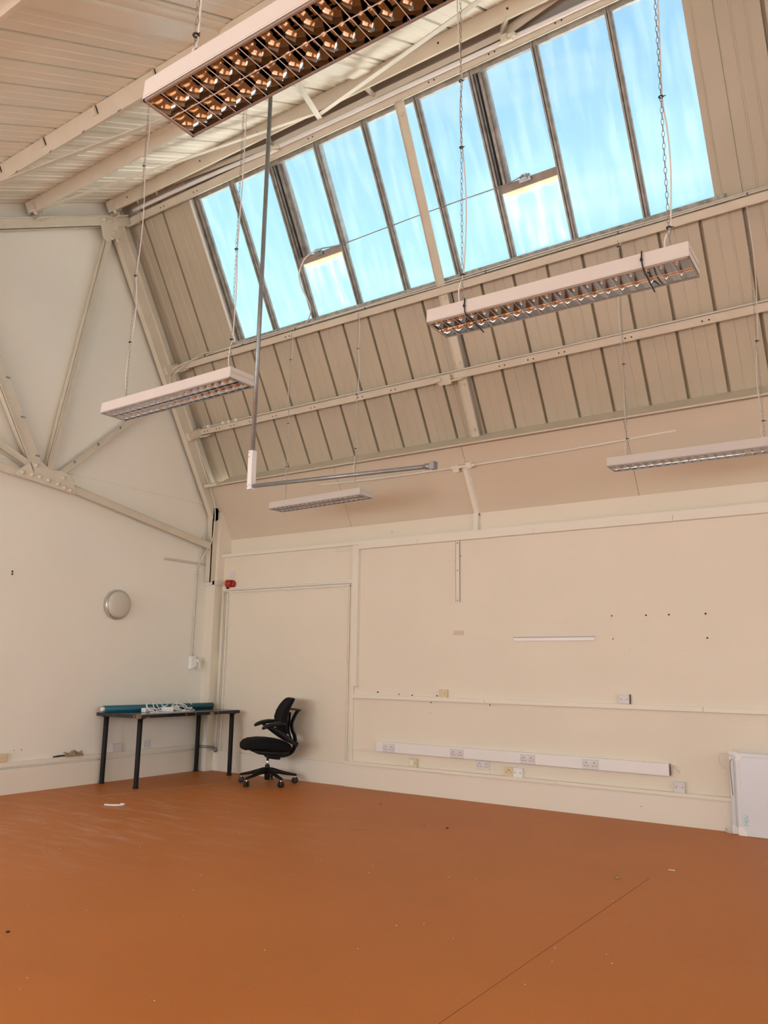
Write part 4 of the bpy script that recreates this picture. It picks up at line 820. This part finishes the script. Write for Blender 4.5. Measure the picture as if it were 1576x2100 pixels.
for k in range(5):
    A = math.radians(197 - 233 + 72 * k); ca, sa = math.cos(A), math.sin(A)
    def W(r_, s_, z_): return (r_ * ca - s_ * sa, r_ * sa + s_ * ca, z_)
    m = MB(); rings = []
    for r_, z_, hh, ww in ((0.015, 0.140, 0.036, 0.028), (0.06, 0.138, 0.031, 0.027), (0.13, 0.124, 0.023, 0.024), (0.21, 0.105, 0.018, 0.021), (0.28, 0.092, 0.014, 0.019), (0.315, 0.086, 0.013, 0.019), (0.328, 0.084, 0.006, 0.012)):
        rings.append([W(r_, ww * math.cos(t_), z_ + hh * math.sin(t_)) for t_ in [2 * math.pi * j / 12 for j in range(12)]])
    m.loft(rings); m.build('base_arm', M['chairp'], ch, world=False)
    cst = bpy.data.objects.new('castor', None); COL.objects.link(cst); cst.parent = ch; cst.location = W(0.308, 0, 0); cst.empty_display_size = 0.03
    ang = A + 0.7 * k + 0.4
    cst.rotation_euler = (0, 0, ang)
    m = MB()
    for y_ in (-0.026, 0.008): m.lathe([(0.004, y_), (0.027, y_), (0.031, y_ + 0.004), (0.031, y_ + 0.014), (0.027, y_ + 0.018), (0.004, y_ + 0.018)], (0, 0, 0.031), 'Y', 20)
    m.build('wheel', M['black'], cst, world=False)
    m = MB(); m.lathe([(0.007, 0.028), (0.007, 0.085)], (0, 0, 0), 'Z', 10); m.build('stem', M['chrome'], cst, world=False)
# ================================================================== WHITEBOARDS
def whiteboard(label, x0, y0, wdt, h, lean, wires, sticker=False):
    t = thing('whiteboard', label, 'whiteboard', (x0, y0, 0.002)); t.rotation_euler = (-lean, 0, math.radians(-2.5))
    fr = 0.032; d = 0.022
    m = MB(); m.box((fr - 0.004, 0.004, fr - 0.004), (wdt - fr, 0.016, h - fr)); m.build('board_face', M['board'], t, world=False)
    for a, b in (((0, 0, 0), (fr, d, h)), ((wdt - fr, 0, 0), (wdt, d, h)), ((fr, 0, 0), (wdt - fr, d, fr)), ((fr, 0, h - fr), (wdt - fr, d, h))):
        m = MB(); m.box(a, b); m.build('frame_rail', M['alu'], t, world=False, bevel=0.003)
    XZ = lambda p, q, r: (p, r, q)
    for sx, sz in ((0, 0), (0, 1)):
        c = 0.062; pts = [(0.0, 0.0), (c, 0.0), (c, 0.026), (0.030, c), (0.0, c)]
        pts = [(p, q if not sz else h - q) for p, q in pts]
        m = MB(); m.prism(pts, -0.004, 0.004, XZ); m.build('corner_cap', M['pvc'], t, world=False)
    if sticker:
        m = MB(); m.box((fr + 0.008, 0.0025, 0.075), (fr + 0.042, 0.0035, 0.155)); m.build('sticker', M['sticker'], t, world=False)
    return t
whiteboard('whiteboard frame behind, showing its left edge beside the front whiteboard', 6.085, -0.098, 1.05, 0.62, math.radians(3.0), True)
whiteboard('front whiteboard leaning at the right edge of the picture, pale sticker in its corner', 6.140, -0.150, 1.05, 0.62, math.radians(3.0), True, True)
t = thing('loose_wire', 'thin grey cords looped over the corner of the stacked whiteboards', 'cord', (6.12, -0.14, 0.6))
m = MB(); m.tube([(6.155, -0.165, 0.585), (6.12, -0.155, 0.592), (6.07, -0.13, 0.605), (6.035, -0.11, 0.60), (6.018, -0.09, 0.565), (6.02, -0.07, 0.525), (6.042, -0.06, 0.495)], 0.0025, 6, 6); m.lathe([(0.006, -0.006), (0.006, 0.006)], (6.042, -0.06, 0.49), 'Z', 8); m.build('cord_loop', M['pvcg'], t)
m = MB(); m.tube([(6.125, -0.15, 0.615), (6.14, -0.13, 0.645), (6.165, -0.12, 0.645), (6.185, -0.13, 0.612)], 0.002, 6, 6); m.build('cord_loop', M['pvcg'], t)
m = MB(); m.tube([(6.13, -0.158, 0.575), (6.112, -0.16, 0.55), (6.112, -0.162, 0.45), (6.118, -0.166, 0.30)], 0.0025, 6, 5); m.build('cord_drop', M['slot'], t)
m = MB(); m.tube([(6.02, -0.045, 0.03), (6.02, -0.055, 0.006), (6.05, -0.09, 0.0045), (6.085, -0.11, 0.0045)], 0.004, 6, 5); tag(m.build('floor_cord', M['pvc']), 'short white cord on the floor at the foot of the whiteboards', 'cord')
# ================================================================== FLOOR LITTER
m = MB(); m.tube([(1.25, -2.36, 0.008), (1.32, -2.34, 0.008), (1.375, -2.29, 0.008), (1.38, -2.25, 0.008), (1.35, -2.235, 0.008), (1.33, -2.25, 0.008)], 0.008, 8, 5); tag(m.build('plastic_hook', M['pvc']), 'small white plastic hook lying on the floor in front of the table', 'hook')
m = MB(); m.hexa([(0.75, -2.17, 0.0005), (0.79, -2.13, 0.0005), (1.09, -0.45, 0.0005), (1.06, -0.45, 0.0005), (0.75, -2.17, 0.003), (0.79, -2.13, 0.003), (1.09, -0.45, 0.003), (1.06, -0.45, 0.003)]); tag(m.build('floor_strip', M['tape']), 'thin tan strip on the floor in front of the table', 'floor strip')
m = MB(); m.box((0.0, -0.09, 0.0), (0.012, 0.09, 0.004)); o = m.build('wood_sliver', M['tape']); o.location = (3.69, -1.77, 0.001); o.rotation_euler = (0, 0, math.radians(-50)); tag(o, 'pinkish wood sliver on the floor right of the chair', 'debris')
m = MB(); m.box((0.0, -0.10, 0.0), (0.008, 0.10, 0.003)); o = m.build('wood_sliver', M['tape']); o.location = (0.74, -2.62, 0.001); o.rotation_euler = (0, 0, math.radians(-33)); tag(o, 'thin pale sliver on the floor near the left wall', 'debris')
random.seed(11)
def crumb(x, y, s, mt, label, grp=None):
    m = MB(); n = 7; base = [(s * random.uniform(0.6, 1.1) * math.cos(2 * math.pi * k / n), s * random.uniform(0.5, 1.0) * math.sin(2 * math.pi * k / n)) for k in range(n)]
    m.loft([[(p[0], p[1], 0.0) for p in base], [(p[0] * 0.75, p[1] * 0.7, s * 0.45) for p in base]]); o = m.build('debris_crumb', M[mt]); o.location = (x, y, 0.0005)
    return tag(o, label, 'debris', grp)
crumb(4.204, -1.331, 0.014, 'dark', 'single black crumb on the floor below the back wall sockets')
crumb(3.814, -4.791, 0.012, 'dark', 'dark crumb on the floor at the lower left edge')
crumb(3.134, -0.722, 0.013, 'chip', 'yellowish crumb on the floor near the thick skirting')
crumb(3.988, -1.35, 0.018, 'paper', 'pale flake on the floor left of the black crumb')
crumb(5.805, -2.018, 0.02, 'paper', 'pale grey flake on the floor left of the whiteboards')
m = MB(); m.box((-0.02, -0.004, 0), (0.02, 0.004, 0.003)); o = m.build('debris_crumb', M['pvc']); o.location = (6.02, -1.61, 0.0005); tag(o, 'tiny white splinter on the floor in front of the whiteboards', 'debris')
m = MB()
for i in range(90):
    x = random.uniform(0.5, 6.8); y = random.uniform(-5.6, -0.4); q = random.uniform(0.002, 0.0048)
    p = [(x + q * random.uniform(0.6, 1.1) * math.cos(2 * math.pi * k / 6), y + q * random.uniform(0.5, 1.1) * math.sin(2 * math.pi * k / 6)) for k in range(6)]
    m.loft([[(a_, b_, 0.0003) for a_, b_ in p], [(x + (a_ - x) * 0.7, y + (b_ - y) * 0.7, q * 0.45) for a_, b_ in p]])
tag(m.build('plaster_specks', M['pvc']), 'tiny pale plaster specks scattered over the orange floor', 'debris', kind='stuff')
# floor sheet seam
m = MB(); m.box((5.962, -9.0, 0.0), (5.9645, -1.9, 0.0006)); m.build('sheet_seam', M['seam'], floor)
